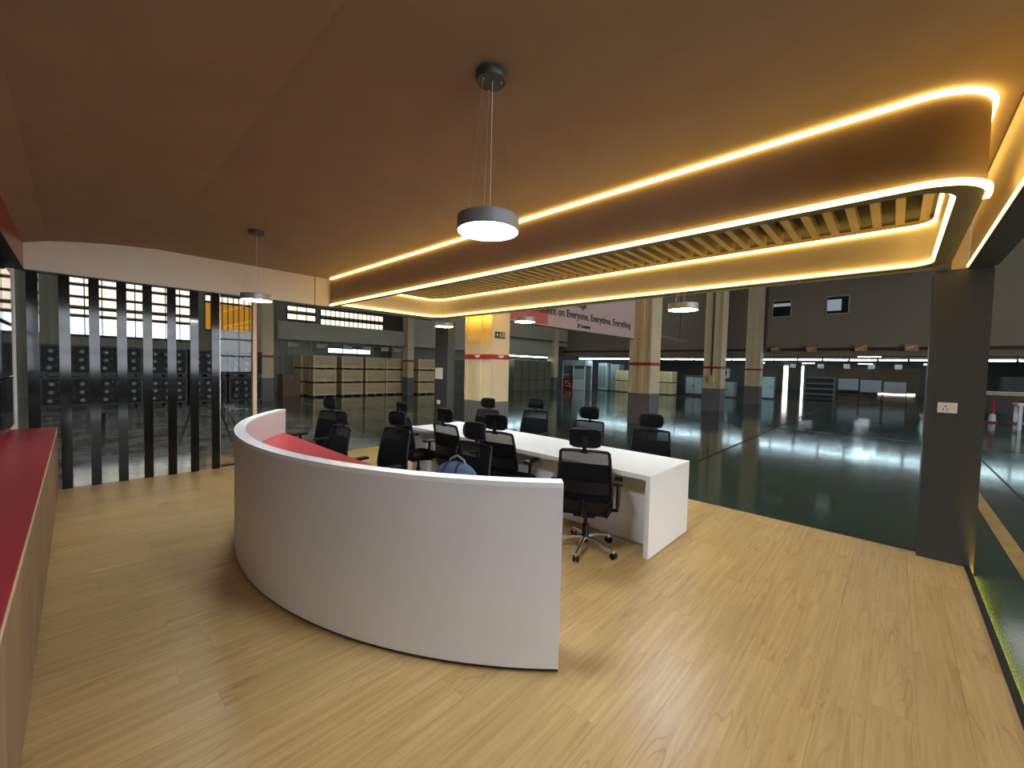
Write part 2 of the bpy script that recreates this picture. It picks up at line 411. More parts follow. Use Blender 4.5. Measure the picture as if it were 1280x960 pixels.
# --- right beam with its lit inner face
be = empty('beam_right', (0, 0, 0), kind='structure', label='lit edge beam on the open side of the platform')
BOX(0.435, 0.60, 2.75, 5.46, 2.70, ZC + 0.1).obj('beam_body', beige, be)
BOX(0.43, 0.605, 2.75, 5.46, 2.685, 2.70).obj('edging', graphite, be)
BOX(0.60, 0.605, 2.75, 5.46, 2.70, ZC + 0.1).obj('outer_panel', graphite, be)
BOX(0.431, 0.436, 2.75, 5.46, ZC - 0.012, ZC).obj('joint', 'oxide_pipe', be)
BOX(0.418, 0.430, 2.76, 5.44, 2.692, 2.704).obj('led_strip', strip_m, be)
bb = struct(BOX(-7.72, 0.605, 5.61, 5.74, 2.75, ZC + 0.1).obj('beam_back', beige), 'beige edge beam behind the lit canopy')
BOX(-7.3, 0.1, 5.74, 5.752, 2.815, 2.84).obj('led_strip', emit('assumed_led_strip_back', (1.0, 0.58, 0.09, 1), L_STRIP * 7.5), bb)  # assumed strip, hidden behind the beam, washing the hall columns with warm light
struct(BOX(0.33, 0.43, 5.50, 5.60, 2.688, ZC).obj('beam_end_infill', beige), 'lit beige infill between canopy and edge beam')

# --- platform columns
def platform_column(x0, x1, y0, y1, label):
    c = empty('column', ((x0 + x1) / 2, (y0 + y1) / 2, ZH), kind='structure', label=label)
    w, d = (x1 - x0) / 2, (y1 - y0) / 2
    BOX(-w, w, -d, d, 0, 2.685 - ZH - 0.012).obj('cladding', graphite, c)
    BOX(-w + 0.008, w - 0.008, -d + 0.008, d - 0.008, 2.685 - ZH - 0.012, 2.685 - ZH).obj('shadow_gap', black, c)
    return c
platform_column(0.222, 0.59, 5.46, 5.74, 'graphite clad column at the open corner of the platform')
platform_column(-7.68, -7.22, 5.60, 5.80, 'graphite clad column carrying two white plates')

# --- hall floor, roof, walls
fh = struct(BOX(-30, 14, -6, 58, ZH - 0.2, ZH).obj('floor_hall', epoxy), 'polished dark green hall floor')
def floor_line(x0, y0, x1, y1, w, m, name):
    d = Vector((x1 - x0, y1 - y0, 0)); L = d.length; d.normalize(); nrm = Vector((-d.y, d.x, 0)) * w / 2
    p = [Vector((x0, y0, 0)) - nrm, Vector((x1, y1, 0)) - nrm, Vector((x1, y1, 0)) + nrm, Vector((x0, y0, 0)) + nrm]
    MB().prism([(q.x, q.y) for q in p], ZH, ZH + 0.0025).obj(name, m, fh)
floor_line(0.97, 2.0, 0.97, 28.0, 0.13, yellowline, 'yellow_line')
floor_line(1.45, 2.0, 1.45, 28.0, 0.03, groove, 'joint_line')
floor_line(-2.75, 5.9, -2.75, 31.5, 0.05, groove, 'joint_line')
floor_line(-19.0, 15.5, 6.0, 15.5, 0.05, groove, 'joint_line')
floor_line(-7.0, 36.0, 6.0, 36.0, 0.12, whiteline, 'white_line')
floor_line(1.9, 29.0, 1.9, 40.0, 0.16, yellowline, 'yellow_line')
floor_line(-18.5, 8.2, -8.2, 8.2, 0.04, whiteline, 'white_line')
floor_line(-18.5, 6.6, -8.2, 6.6, 0.04, whiteline, 'white_line')
floor_line(-18.0, 2.72, -10.9, 1.45, 0.05, groove, 'channel')
floor_line(-18.0, 3.55, -10.3, 2.25, 0.05, groove, 'channel')
floor_line(-18.0, 3.75, -10.0, 2.42, 0.05, groove, 'channel')
floor_line(-18.0, 0.55, -11.2, 0.30, 0.09, groove, 'channel')
floor_line(-11.1, -1.5, -10.7, 2.6, 0.04, groove, 'joint_line')

rf = struct(BOX(-30, 14, -6, 58, 9.0, 9.2).obj('ceiling_hall', roofm), 'dark sheet roof of the hall')
for x in (-16.5, -11.5, 4.5, 9.0):
    BOX(x - 0.6, x + 0.6, -4.0, 28.0, 8.98, 8.995).obj('fill_skylight', emit('added_skylight_glow', (0.95, 1.0, 0.95), L_ADDED_SKYLIGHT), rf)  # glowing panels added in the unseen roof to light the hall

# outer left wall with translucent windows
wo = struct(BOX(-26.2, -26.0, -6, 30, ZH, 9.0).obj('wall_hall_left', siding), 'ribbed outer wall of the hall')
win_m = emit('window_daylight', (1.0, 0.87, 0.66), L_WINDOW)
win_c = emit('window_daylight_low', (0.80, 0.97, 1.0), L_WINDOW * 1.5)
win_assumed = emit('assumed_side_daylight', (0.86, 0.93, 1.0), 10.5)  # glow of the assumed, unseen side wall windows
win_o = emit('orange_sheet_daylight', (0.62, 0.27, 0.03), L_WINDOW * 0.48)
def hall_window(x, y0, y1, bands, n, label, parent_name):
    w = empty(parent_name, (x, (y0 + y1) / 2, bands[0][0]), kind='structure', label=label)
    L = y1 - y0; zb = bands[0][0]
    for z0, z1, m in bands:
        for k in range(n):
            a = -L / 2 + k * L / n; b = a + L / n
            BOX(0, 0.02, a + 0.02, b - 0.02, z0 - zb, z1 - zb).obj('pane', m, w)
    zt = bands[-1][1] - zb
    f = MB()
    for k in range(n + 1):
        a = -L / 2 + k * L / n; f.box(-0.005, 0.05, a - 0.02, a + 0.02, 0, zt)
    zz = [0] + [b[1] - zb for b in bands]
    for z in zz: f.box(0.005, 0.06, -L / 2, L / 2, z - 0.05, z + 0.05)
    f.obj('window_frame', dark, w)
hall_window(-26.0, -0.30, 4.05, [(2.62, 3.45, win_c), (3.55, 3.80, win_m), (3.92, 4.28, win_m), (4.36, 4.80, win_m), (4.90, 5.25, win_m)], 8, 'tall bright windows behind the black slats', 'window_2')
hall_window(-26.0, 6.80, 7.35, [(3.3, 3.75, win_m), (3.85, 4.3, win_m), (4.4, 4.9, win_m)], 1, 'narrow bright window beside the hall column', 'window_3')
hall_window(-26.0, 4.52, 6.74, [(3.22, 4.68, win_o), (4.74, 5.05, win_m)], 9, 'window covered with an orange sheet behind the glass', 'window_9')
hall_window(-26.0, 8.4, 10.0, [(4.15, 4.55, win_m), (4.72, 5.0, win_m)], 3, 'short high window next to the column head', 'window_4')
hall_window(-26.0, 10.3, 14.5, [(3.95, 4.42, win_m), (4.62, 5.0, win_m)], 14, 'long high window strip above the wall panel', 'window_5')
hall_window(-26.0, 10.75, 13.6, [(2.28, 2.66, win_c)], 3, 'low bright window behind the wooden crates', 'window_6')
# panel wall between the left hall columns
wp = struct(BOX(-20.75, -20.6, 6.3, 27.0, 2.74, 3.57).obj('wall_hall_panel', wallgrey), 'grey panel wall between the hall columns')
struct(BOX(-20.75, -20.6, 13.1, 28.8, 3.57, 9.0).obj('wall_hall_upper', wallgrey), 'upper grey wall of the hall aisle')
struct(BOX(-23.9, -23.7, 14.0, 28.8, ZH, 3.2).obj('wall_aisle', wallgrey), 'low wall behind the stacked cartons')

# mezzanine wall across the hall
wm = struct(BOX(-26, 14, 29.0, 29.25, 2.75, 9.0).obj('wall_mezzanine', wallbrown), 'plain brown upper wall of the mezzanine')
struct(BOX(-26, 14, 29.25, 57, 3.10, 3.25).obj('ceiling_mezzanine', roofm), 'low ceiling under the mezzanine')
for k, (x0, x1, lo) in enumerate([(-5.6, -4.68, 0.42), (-3.0, -2.03, 0.0)]):
    w = empty('window_%d' % (7 + k), ((x0 + x1) / 2, 29.0, 5.12), kind='structure', label='small mezzanine window %s' % ('with a dark lower half' if k == 0 else 'with a lit room behind it'))
    hw = (x1 - x0) / 2
    BOX(-hw, hw, -0.02, 0.02, 0.0, 0.98).obj('window_pane', mat('window_dark', (0.02, 0.02, 0.022), 0.1), w)
    BOX(-hw + 0.03, hw - 0.03 if k == 0 else hw * 0.35, -0.03, -0.02, 0.62 if k == 0 else 0.18, 0.80).obj('lit_pane', emit('room_glow', (0.75, 0.88, 0.95), 0.30), w)
    f = MB(); f.box(-hw - .04, hw + .04, -.05, .0, .94, 1.02); f.box(-hw - .04, hw + .04, -.05, 0, -.03, .03); f.box(-hw - .04, -hw + .02, -.05, 0, 0, 1); f.box(hw - .02, hw + .04, -.05, 0, 0, 1)
    f.obj('window_frame', wallgrey, w)
# far wall under the mezzanine
wf = struct(BOX(-26, 14, 56.0, 56.2, ZH, 3.1).obj('wall_far', mat('far_wall', (0.34, 0.32, 0.28), 0.7)), 'far wall under the mezzanine')
def rollup_door(nm, x0, x1, label):
    d = empty(nm, ((x0 + x1) / 2, 55.9, ZH), kind='structure', label=label); hw = (x1 - x0) / 2
    for k in range(5): BOX(-hw, hw, -0.04, 0.04, 0.16 + k * 0.49, 0.16 + k * 0.49 + 0.46).obj('slat', rollup, d)
    f = MB(); f.box(-hw - .25, -hw, -.08, .08, 0, 2.7); f.box(hw, hw + .25, -.08, .08, 0, 2.7); f.obj('door_frame', wallgrey, d)
    if nm == 'door_2': BOX(-hw, hw, -0.02, 0.02, 0.01, 0.10).obj('daylight_gap', emit('gap_daylight', (1.0, 0.97, 0.9), L_FARDOOR), d)
rollup_door('door_1', -4.9, -2.0, 'tan roll-up door behind the whiteboards')
rollup_door('door_2', -1.2, 1.5, 'tan roll-up door with daylight under its edge')
for k, (x0, x1, lb) in enumerate([(-9.42, -8.95, 'wide bright open doorway in the far wall'), (-7.72, -7.48, 'narrow bright open doorway in the far wall')]):
    d = empty('door_%d' % (3 + k), ((x0 + x1) / 2, 55.9, ZH), kind='structure', label=lb); hw = (x1 - x0) / 2
    BOX(-hw, hw, -0.03, 0.03, 0.0, 2.7).obj('daylight_opening', emit('door_daylight', (1.0, 1.0, 0.93), L_FARDOOR * 0.6), d)
    f = MB(); f.box(-hw - .15, -hw, -.1, .1, 0, 2.8); f.box(hw, hw + .15, -.1, .1, 0, 2.8); f.obj('door_frame', wallgrey, d)
struct(BOX(13.8, 14, -6, 58, ZH, 9).obj('wall_hall_right', wallbrown), 'side wall of the hall')
struct(BOX(-30, 14, -6.2, -6, ZH, 9).obj('wall_hall_near', wallbrown), 'hall wall behind the platform')

# unseen high-bay lamps added to brighten the hall and the platform
hb_m = emit('added_high_bay_glow', (0.97, 0.98, 1.0), L_ADDED_HIGHBAY)
hbl = None
for x, y in ((4.6, -2.2), (4.6, 4.6), (9.5, 1.0), (9.5, 9.0), (-13.5, 1.5), (-13.5, 9.5), (-13.5, 17.5), (0.0, 13.0), (0.0, 21.0)):
    if hbl is None:
        hbl = empty('fill_high_bay', (x, y, 9.0), cat='high-bay lamp', group='added high-bay lamps under the hall roof', label='added bell-shaped high-bay lamp, unseen, brightening the hall')
        MB().tube([(0, 0, 0), (0, 0, -1.0)], 0.012, 6).obj('rod', dark, hbl)
        MB().lathe([(0, -0.95), (0.08, -0.95), (0.10, -1.10), (0.26, -1.35), (0.25, -1.35), (0.09, -1.11), (0, -1.11)], n=20).obj('bell', midgrey, hbl, True)
        MB().lathe([(0, -1.30), (0.22, -1.30), (0.22, -1.31), (0, -1.32)], n=20).obj('lens', hb_m, hbl, True)
    else: copy_tree(hbl, loc=(x, y, 9.0))

# assumed tall daylight windows in the unseen side wall, lighting the open platform side
hall_window(13.74, -5.5, 16.0, [(1.0, 1.9, win_assumed), (2.0, 2.9, win_assumed), (3.0, 3.9, win_assumed)], 14, 'assumed tall daylight windows, unseen, in the side wall of the hall', 'window_10')

# --- hall columns
def hall_column(x0, x1, y0, y1, label, band=True, pipe=False):
    c = empty('hall_column', ((x0 + x1) / 2, (y0 + y1) / 2, ZH), kind='structure', label=label)
    w, d = (x1 - x0) / 2, (y1 - y0) / 2
    BOX(-w, w, -d, d, 1.01, 9.0).obj('shaft', colpaint, c)
    BOX(-w - 0.005, w + 0.005, -d - 0.005, d + 0.005, 0, 1.01).obj('painted_base', colgrey, c)
    # shallow corner flanges on the near face
    f = MB()
    for a, b in ((-w, -w + 0.07), (-0.04, 0.10), (w - 0.07, w)): f.box(a, b, -d - 0.03, -d + 0.01, 1.01, 6.0)
    f.obj('flange', colpaint, c)
    if band: BOX(-w - 0.007, w + 0.007, -d - 0.034, d + 0.007, 1.92, 2.02).obj('red_band', redband, c)
    return c
hc1 = hall_column(-7.05, -6.20, 5.98, 6.50, 'tall hall column washed yellow by the canopy lights')
hall_column(-6.47, -5.73, 12.60, 13.30, 'second hall column at the end of the banner')
hc3 = hall_column(-6.45, -5.70, 19.75, 20.45, 'third hall column with a switch box')
hall_column(-6.35, -5.58, 26.45, 27.1, 'fourth hall column beside the white cabinet')
hall_column(-20.95, -20.3, 5.55, 6.02, 'hall column between the engine racks and the crates')
hall_column(-20.8, -20.3, 12.92, 13.30, 'hall column at the far end of the crates')
hall_column(-21.0, -20.3, 19.6, 20.15, 'hall column hidden between carton stacks')
hall_column(-21.0, -20.3, 26.6, 27.15, 'hall column beside the kiosk', band=False)
# white marks on the red band of the first column
for (x, y, fx) in ((0.0, -0.296, 0), (0.433, 0.0, 1)):
    m2 = MB()
    for a in (-0.06, -0.02, 0.02, 0.06):
        if fx: m2.box(x, x + 0.004, y + a - 0.013, y + a + 0.013, 1.945 + abs(a) * 0.3, 2.005)
        else: m2.box(x + a - 0.013, x + a + 0.013, y - 0.004, y, 1.945 + abs(a) * 0.3, 2.005)
    m2.obj('white_mark', signwhite, hc1)
BOX(-0.10, 0.10, -0.48, -0.38, 1.30, 1.62).obj('switch_box', colpaint, hc3)
BOX(-0.03, 0.02, -0.41, -0.38, 1.62, 6.0).obj('conduit', pipe_m, hc3)

# --- partition glass behind the slats
gw = empty('window_1', (-7.79, 0.75, 0), kind='structure', label='clear glass leaf between the last black slat and the wooden post')
BOX(-0.006, 0.006, 0.785, 1.24, 0.0, 2.722).obj('pane', glass, gw)
BOX(-0.04, 0.06, 1.235, 1.29, 0.0, 2.722).obj('end_post', palewood, gw)
BOX(-0.02, 0.02, 0.785, 1.24, 0.0, 0.02).obj('bottom_rail', black, gw)

# ================================================================== CANOPY
def rrect(x0, x1, y0, y1, radii, n=10):
    """ccw from near-left corner; radii = near-left, near-right, far-right, far-left"""
    cs = [(x0, y0, 1, 1, PI), (x1, y0, -1, 1, 1.5 * PI), (x1, y1, -1, -1, 0), (x0, y1, 1, -1, 0.5 * PI)]
    out = []
    for (cx, cy, sx, sy, a0), r in zip(cs, radii):
        r = max(r, 0.002)
        for k in range(n + 1):
            a = a0 + k / n * PI / 2
            out.append((cx + sx * r + r * math.cos(a), cy + sy * r + r * math.sin(a)))
    return out
CX0, CX1, CY0, CY1, CZ = -7.60, 0.325, 3.20, 5.60, 2.745
can = empty('canopy', ((CX0 + CX1) / 2, (CY0 + CY1) / 2, CZ), kind='structure', label='dropped ceiling canopy with LED strips and wooden slats')
ox, oy = (CX0 + CX1) / 2, (CY0 + CY1) / 2
def loc(pts, z): return [(x - ox, y - oy, z - CZ) for x, y in pts]
R_OUT, R_IN, R_MID = (0.0, 0.30, 0.28, 0.42), (0.03, 0.20, 0.18, 0.34), (0.0, 0.29, 0.27, 0.41)
p_out = rrect(CX0, CX1, CY0, CY1, R_OUT)
lip = 0.115
p_in = rrect(CX0 + lip, CX1 - lip, CY0 + lip, CY1 - lip, R_IN)
def band(pa, za0, za1, name, m):
    a = loc(pa, za0); b = loc(pa, za1); n = len(a)
    return MB().add(a + b, [(i, (i + 1) % n, (i + 1) % n + n, i + n) for i in range(n)])
def ring_solid(pa, pb, z0, z1, name, m):
    n = len(pa); A = loc(pa, z0) + loc(pb, z0) + loc(pa, z1) + loc(pb, z1); fs = []
    for i in range(n):
        j = (i + 1) % n
        fs += [(i, j, n + j, n + i), (2 * n + i, 3 * n + i, 3 * n + j, 2 * n + j), (i, 2 * n + i, 2 * n + j, j), (n + i, n + j, 3 * n + j, 3 * n + i)]
    return MB().add(A, fs).obj(name, m, can, smooth=True)
p_o2 = rrect(CX0 + 0.02, CX1 - 0.02, CY0 + 0.02, CY1 - 0.02, (0.0, 0.285, 0.265, 0.40))
p_i2 = rrect(CX0 + lip - 0.02, CX1 - lip + 0.02, CY0 + lip - 0.02, CY1 - lip + 0.02, (0.03, 0.215, 0.195, 0.35))
ring_solid(p_out, p_o2, CZ + 0.006, ZC - 0.022, 'outer_face', paint)
ring_solid(p_i2, p_in, CZ + 0.006, 3.13, 'inner_face', beige)
ring_solid(p_out, p_in, CZ, CZ + 0.006, 'lip', lipgrey)
MB().prism([(x - ox, y - oy) for x, y in p_o2], 3.210 - CZ, 3.222 - CZ).obj('deck', deckdark, can)
nx = 48
sl = None
for k in range(nx):
    x = 0.125 - k * 0.1565 - ox
    if sl is None: sl = MB().box(-0.03, 0.03, CY0 + lip - oy, 5.20 - oy, 3.10 - CZ, 3.20 - CZ).obj('slat', slatwood, can); o = sl
    else: o = sl.copy(); COL.objects.link(o); o.parent = can
    o.location = (x, 0, 0)
def strip(pts, z, name='led_strip', r=0.006, closed=False, m=strip_m):
    return MB().tube(loc(pts, z), r, closed=closed, sq=True).obj(name, m, can)
def offs(e, radii): return rrect(CX0 - e, CX1 + e, CY0 - e, CY1 + e, radii)
po = offs(0.010, (0.0, 0.31, 0.29, 0.43))
strip(po[10:33], ZC - 0.018, r=0.012)                                   # top: front, rounded corner, open side
strip(po[10:22] + [(CX1 + 0.010, 3.60)], CZ + 0.008, r=0.014)            # lower front edge round the corner
pi_ = rrect(CX0 + lip + 0.008, CX1 - lip - 0.008, CY0 + lip + 0.008, CY1 - lip - 0.008, (0.03, 0.19, 0.17, 0.33))
strip(pi_, CZ + 0.026, r=0.013, closed=True)                            # inner lower edge
strip(pi_, 3.128, r=0.013, closed=True)                                 # inner upper edge

# ================================================================== SLAT SCREEN
ss = empty('slat_screen', (-7.70, 0.55, 0), label='screen of tall glossy black vertical slats between floor and beige fascia', cat='slat screen')
for k in range(8):
    y = -0.415 + k * 0.2617 - 0.55
    BOX(-0.012, 0.035, y, y + 0.098, 0.0, 2.72).obj('slat', blackslat, ss)
BOX(-0.01, 0.0, 1.524 - 0.55, 1.531 - 0.55, 0.0, 2.72).obj('edge_strip', wire, ss)

# ================================================================== PENDANTS
def pendant_proto():
    p = empty('pendant_lamp', (0, 0, ZC), cat='pendant lamp', group='round pendant lamps')
    drop = ZC - 2.42
    MB().lathe([(0, 0), (0.078, 0), (0.080, -0.004), (0.080, -0.040), (0.076, -0.045), (0, -0.045)], n=28).obj('ceiling_rose', graphite, p, True)
    for k in range(3):
        a = 0.5 + k * 2 * PI / 3
        MB().tube([(0.055 * math.cos(a), 0.055 * math.sin(a), -0.045), (0.135 * math.cos(a), 0.135 * math.sin(a), -drop + 0.074)], 0.0011, 5).obj('suspension_wire', wire, p)
        MB().lathe([(0, -0.044), (0.005, -0.045), (0.005, -0.054), (0, -0.055)], (0.055 * math.cos(a), 0.055 * math.sin(a), 0), 8).obj('wire_gripper', chrome, p)
    MB().tube([(0.01, 0, -0.045), (0.012, 0.0, -drop + 0.074)], 0.002, 6).obj('power_cord', mat('white_cord', (0.7, 0.68, 0.64), 0.5), p)
    r = 0.165
    MB().lathe([(0, -drop + 0.075), (r - 0.004, -drop + 0.075), (r, -drop + 0.071), (r, -drop + 0.002), (r - 0.005, -drop), (r - 0.007, -drop + 0.01), (0, -drop + 0.01)], n=48).obj('housing', housing, p, True)
    MB().lathe([(0, -drop - 0.004), (r * 0.6, -drop - 0.003), (r - 0.008, -drop + 0.004), (r - 0.008, -drop + 0.009), (0, -drop + 0.0095)], n=48).obj('diffuser', pend_m, p, True)
    return p
pp = pendant_proto(); pp.location = (-1.625, 1.515, ZC)
pp['label'] = 'large lit pendant lamp hanging above the curved white counter'
copy_tree(pp, loc=(-5.62, 1.48, ZC), label='lit pendant lamp hanging in front of the beige fascia by the slats')
copy_tree(pp, loc=(-6.08, 4.62, ZC - 0.011), label='lit pendant lamp under the canopy, beside the graphite column with plates')
copy_tree(pp, loc=(-4.26, 4.80, ZC - 0.011), label='lit pendant lamp under the canopy, in front of the banner')
copy_tree(pp, loc=(-1.83, 4.82, ZC - 0.011), label='lit pendant lamp under the canopy, near the end of the long desk')

# ================================================================== LONG DESK
dk = empty('office_desk', (-3.44, 3.94, 0), label='long white laminate desk with panel ends in the middle of the platform', cat='desk')
BOX(-1.90, 1.90, -0.47, 0.47, 0.715, 0.76).obj('desktop', white, dk)
for x in (-1.90, 1.855): BOX(x, x + 0.045, -0.47, 0.47, 0.006, 0.715).obj('end_panel', white, dk)
BOX(-1.855, 1.855, -0.235, -0.215, 0.03, 0.715).obj('modesty_panel', white, dk)
for x in (-0.62, 0.62): BOX(x - 0.02, x + 0.02, -0.214, 0.08, 0.006, 0.715).obj('support_panel', white, dk)
for x in (-1.88, 1.875):
    for y in (-0.40, 0.40): MB().lathe([(0, 0), (0.015, 0), (0.015, 0.006), (0, 0.006)], (x, y, 0), 10).obj('levelling_foot', black, dk)

# ================================================================== CURVED COUNTER
cc = empty('reception_counter', (-3.60, 1.40, 0), label='curved white reception counter with a red inner worktop', cat='reception counter')
RC, YC = 3.31, 4.19 - 1.40
A1 = math.asin(2.305 / RC)
def arc(r, n=48, a=A1): return [(r * math.sin(-a + 2 * a * k / n), YC - r * math.cos(-a + 2 * a * k / n)) for k in range(n + 1)]
th = 0.085
outer, inner = arc(RC), arc(RC - th, a=math.asin(2.305 / RC) * 0.999)
hC = 1.073
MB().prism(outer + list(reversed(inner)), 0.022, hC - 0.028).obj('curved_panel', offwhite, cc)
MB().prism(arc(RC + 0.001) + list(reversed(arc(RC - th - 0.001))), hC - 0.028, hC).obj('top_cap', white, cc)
MB().prism(arc(RC - 0.012) + list(reversed(arc(RC - th + 0.012))), 0.0, 0.022).obj('plinth', black, cc)
wt = arc(RC - th - 0.0015, a=A1 * 0.985)
yend = wt[0][1]
MB().prism(wt, 0.735, 0.765).obj('worktop', red, cc)
for x in (-1.9, 0.0, 1.9):
    ya = YC - math.sqrt((RC - th) ** 2 - x * x)
    BOX(x - 0.012, x + 0.012, ya + 0.003, yend - 0.06, 0.0, 0.735).obj('support_panel', white, cc)

# ================================================================== RED-TOPPED CABINET RUN
units = []
uw = 0.92
cab = None
spots = ['at the slat screen end', 'second of the run from the slat screen', 'third of the run from the slat screen', 'fourth of the run from the slat screen',
         'fifth of the run from the slat screen', 'sixth of the run from the slat screen', 'seventh of the run from the slat screen']
for k in range(7):
    x = -7.655 + (k + 0.5) * uw
    if cab is None:
        cab = empty('base_cabinet', (x, -0.37, 0), cat='cabinet', group='base cabinets under the red worktop')
        BOX(-uw / 2 + 0.002, uw / 2 - 0.002, -0.19, 0.17, 0.03, 0.775).obj('body', cabwood, cab)
        BOX(-uw / 2 + 0.002, uw / 2 - 0.002, -0.19, 0.15, 0.0, 0.03).obj('plinth', black, cab)
        for s in (-1, 1):
            BOX(min(0.003 * s, (uw / 2 - 0.003) * s), max(0.003 * s, (uw / 2 - 0.003) * s), 0.172, 0.190, 0.035, 0.772).obj('door', cabwood, cab)
        c = cab
    else: c = copy_tree(cab, loc=(x, -0.37, 0))
    c['label'] = 'brown base cabinet under the red worktop, ' + spots[k]
rw = empty('red_worktop', (-4.40, -0.37, 0.78), label='long dark red worktop along the wall of screens', cat='worktop')
BOX(-3.255, 3.21, -0.20, 0.188, 0.0, 0.03).obj('top', red, rw)
BOX(-3.255, 3.21, 0.188, 0.191, 0.0, 0.03).obj('front_edge', palewood, rw)
BOX(-3.255, 3.21, -0.20, -0.19, 0.03, 0.06).obj('upstand', red, rw)

# ================================================================== SCREENS
sc0 = None
rows = [(0.88, 1.44), (1.46, 2.03), (2.05, 2.64)]
rown = ['bottom', 'middle', 'top']
coln = ['column next to the slat screen', 'second column from the slat screen', 'third column from the slat screen']
for r_, (z0, z1) in enumerate(rows):
    for c_ in range(3):
        x0 = -7.62 + c_ * 1.04
        s = empty('wall_display', (x0 + 0.51, -0.57, z0), cat='display', group='display wall above the red worktop', label='dark display panel of the screen wall, %s row, %s' % (rown[r_], coln[c_]))
        BOX(-0.51, 0.51, 0.0, 0.05, 0.0, z1 - z0).obj('casing', black, s)
        BOX(-0.50, 0.50, 0.05, 0.056, 0.012, z1 - z0 - 0.012).obj('screen', screen_m, s)
struct(BOX(-7.70, -7.64, -0.57, -0.50, 0.81, 2.72).obj('trim_6', plate_m), 'white upright trim at the end of the screens')

# ================================================================== CHAIRS
def chair_proto():
    c = empty('office_chair', (0, 0, 0), cat='chair', group='black high-back mesh office chairs')
    # five-star base
    for k in range(5):
        a = PI / 2 + 0.478 + k * 2 * PI / 5; ca, sa = math.cos(a), math.sin(a)
        leg = MB().tube([(0.025 * ca, 0.025 * sa, 0.115), (0.12 * ca, 0.12 * sa, 0.112), (0.30 * ca, 0.30 * sa, 0.075)], [0.021, 0.018, 0.012], 8).obj('leg', chrome, c, True)
        MB().lathe([(0, 0.085), (0.016, 0.083), (0.016, 0.045), (0, 0.045)], (0.30 * ca, 0.30 * sa, 0), 8).obj('caster_stem', chrome, leg, True)
        cx, cy = 0.30 * ca, 0.30 * sa; w = MB()
        for s in (-1, 1):
            q = [(cx - sa * s * (0.008 + 0.016 * t), cy + ca * s * (0.008 + 0.016 * t), 0.029) for t in (0, 1)]
            w.tube(q, 0.028, 14)
        w.box(cx - 0.012, cx + 0.012, cy - 0.012, cy + 0.012, 0.03, 0.062)
        w.obj('caster', blackp, leg, True)
    MB().lathe([(0, 0.07), (0.035, 0.07), (0.035, 0.13), (0.030, 0.14), (0.030, 0.24), (0.018, 0.245), (0.018, 0.36), (0, 0.36)], n=16).obj('gas_column', blackp, c, True)
    m = MB().rbox((0, -0.02, 0.375), (0.20, 0.28, 0.045), 0.012); m.tube([(0.08, 0.05, 0.375), (0.26, 0.07, 0.375)], 0.007, 6); m.rbox((0.27, 0.07, 0.375), (0.05, 0.03, 0.015), 0.005)
    m.obj('tilt_mechanism', blackp, c)
    # seat: pan and cushion with waterfall front
    def seat(u, v):
        x = (u - 0.5) * 2; y = (v - 0.5) * 2
        w = 0.245 * (1 - 0.10 * max(0, -y)) * (1 - 0.06 * y * y)
        px = w * math.copysign(abs(x) ** 0.9, x); py = 0.03 + 0.235 * y * (1 - 0.04 * x * x)
        z = 0.475 - 0.010 * (1 - x * x) - 0.035 * max(0, y - 0.6) ** 2 * 4 - 0.022 * x ** 6 - 0.012 * y ** 6
        return (px, py, z), (0, 0, 1)
    MB().slab(seat, 12, 12, 0.062).obj('seat', fabric, c, True)
    MB().rbox((0, 0.02, 0.407), (0.40, 0.42, 0.025), 0.012).obj('seat_pan', blackp, c, True)
    # backrest frame (rounded trapezoid, leaning back), local plane -> 3D
    def bk(x, z):
        t = (z - 0.44) / 0.54
        return Vector((x, -0.205 - 0.075 * t + 0.05 * math.sin(PI * min(1, max(0, t)) * 0.9) * 0 - 0.035 * math.sin(PI * max(0, min(1, t))) * 0 + 0.10 * x * x - 0.02 * math.sin(PI * t) * -1, z))
    def width(z):
        t = (z - 0.44) / 0.54
        return 0.150 + 0.092 * math.sin(PI / 2 * min(1, t / 0.30)) - 0.032 * max(0, t - 0.3) / 0.7
    prof_r = []
    for k in range(15): z = 0.45 + 0.52 * k / 14; prof_r.append((width(z), z))
    path = [bk(x, z) for x, z in prof_r]
    topx = prof_r[-1][0]
    path += [bk(topx - 0.012, 0.982), bk(topx * 0.5, 0.988), bk(0, 0.990), bk(-topx * 0.5, 0.988), bk(-topx + 0.012, 0.982)]
    path += [bk(-x, z) for x, z in reversed(prof_r)]
    path += [bk(-0.08, 0.436), bk(0, 0.432), bk(0.08, 0.436)]
    MB().tube(path, 0.014, 8, closed=True).obj('back_frame', blackp, c, True)
    def netf(u, v):
        z = 0.448 + 0.422 * v; w = width(z) - 0.006
        return bk((u * 2 - 1) * w, z), (0, 1, 0)
    MB().slab(netf, 10, 12, 0.004).obj('back_net', net, c, True)
    def netg(u, v):
        z = 0.870 + 0.110 * v; w = width(z) - 0.006
        return bk((u * 2 - 1) * w, z), (0, 1, 0)
    MB().slab(netg, 10, 4, 0.003).obj('open_net_band', net2, c, True)
    # plastic shell behind the lower back, lumbar bar and spine
    def shell(u, v):
        z = 0.43 + 0.10 * v; w = width(max(0.45, z)) + 0.004
        p = bk((u * 2 - 1) * w * (0.86 + 0.14 * v), z); p.y -= 0.018
        return p, (0, 1, 0)
    MB().slab(shell, 10, 4, 0.02).obj('back_shell', blackp, c, True)
    def lum(u, v):
        z = 0.60 + 0.11 * v; p = bk((u * 2 - 1) * (width(z) - 0.02), z); p.y -= 0.012 + 0.02 * math.sin(PI * u)
        return p, (0, 1, 0)
    MB().slab(lum, 8, 3, 0.012).obj('lumbar_support', blackp, c, True)
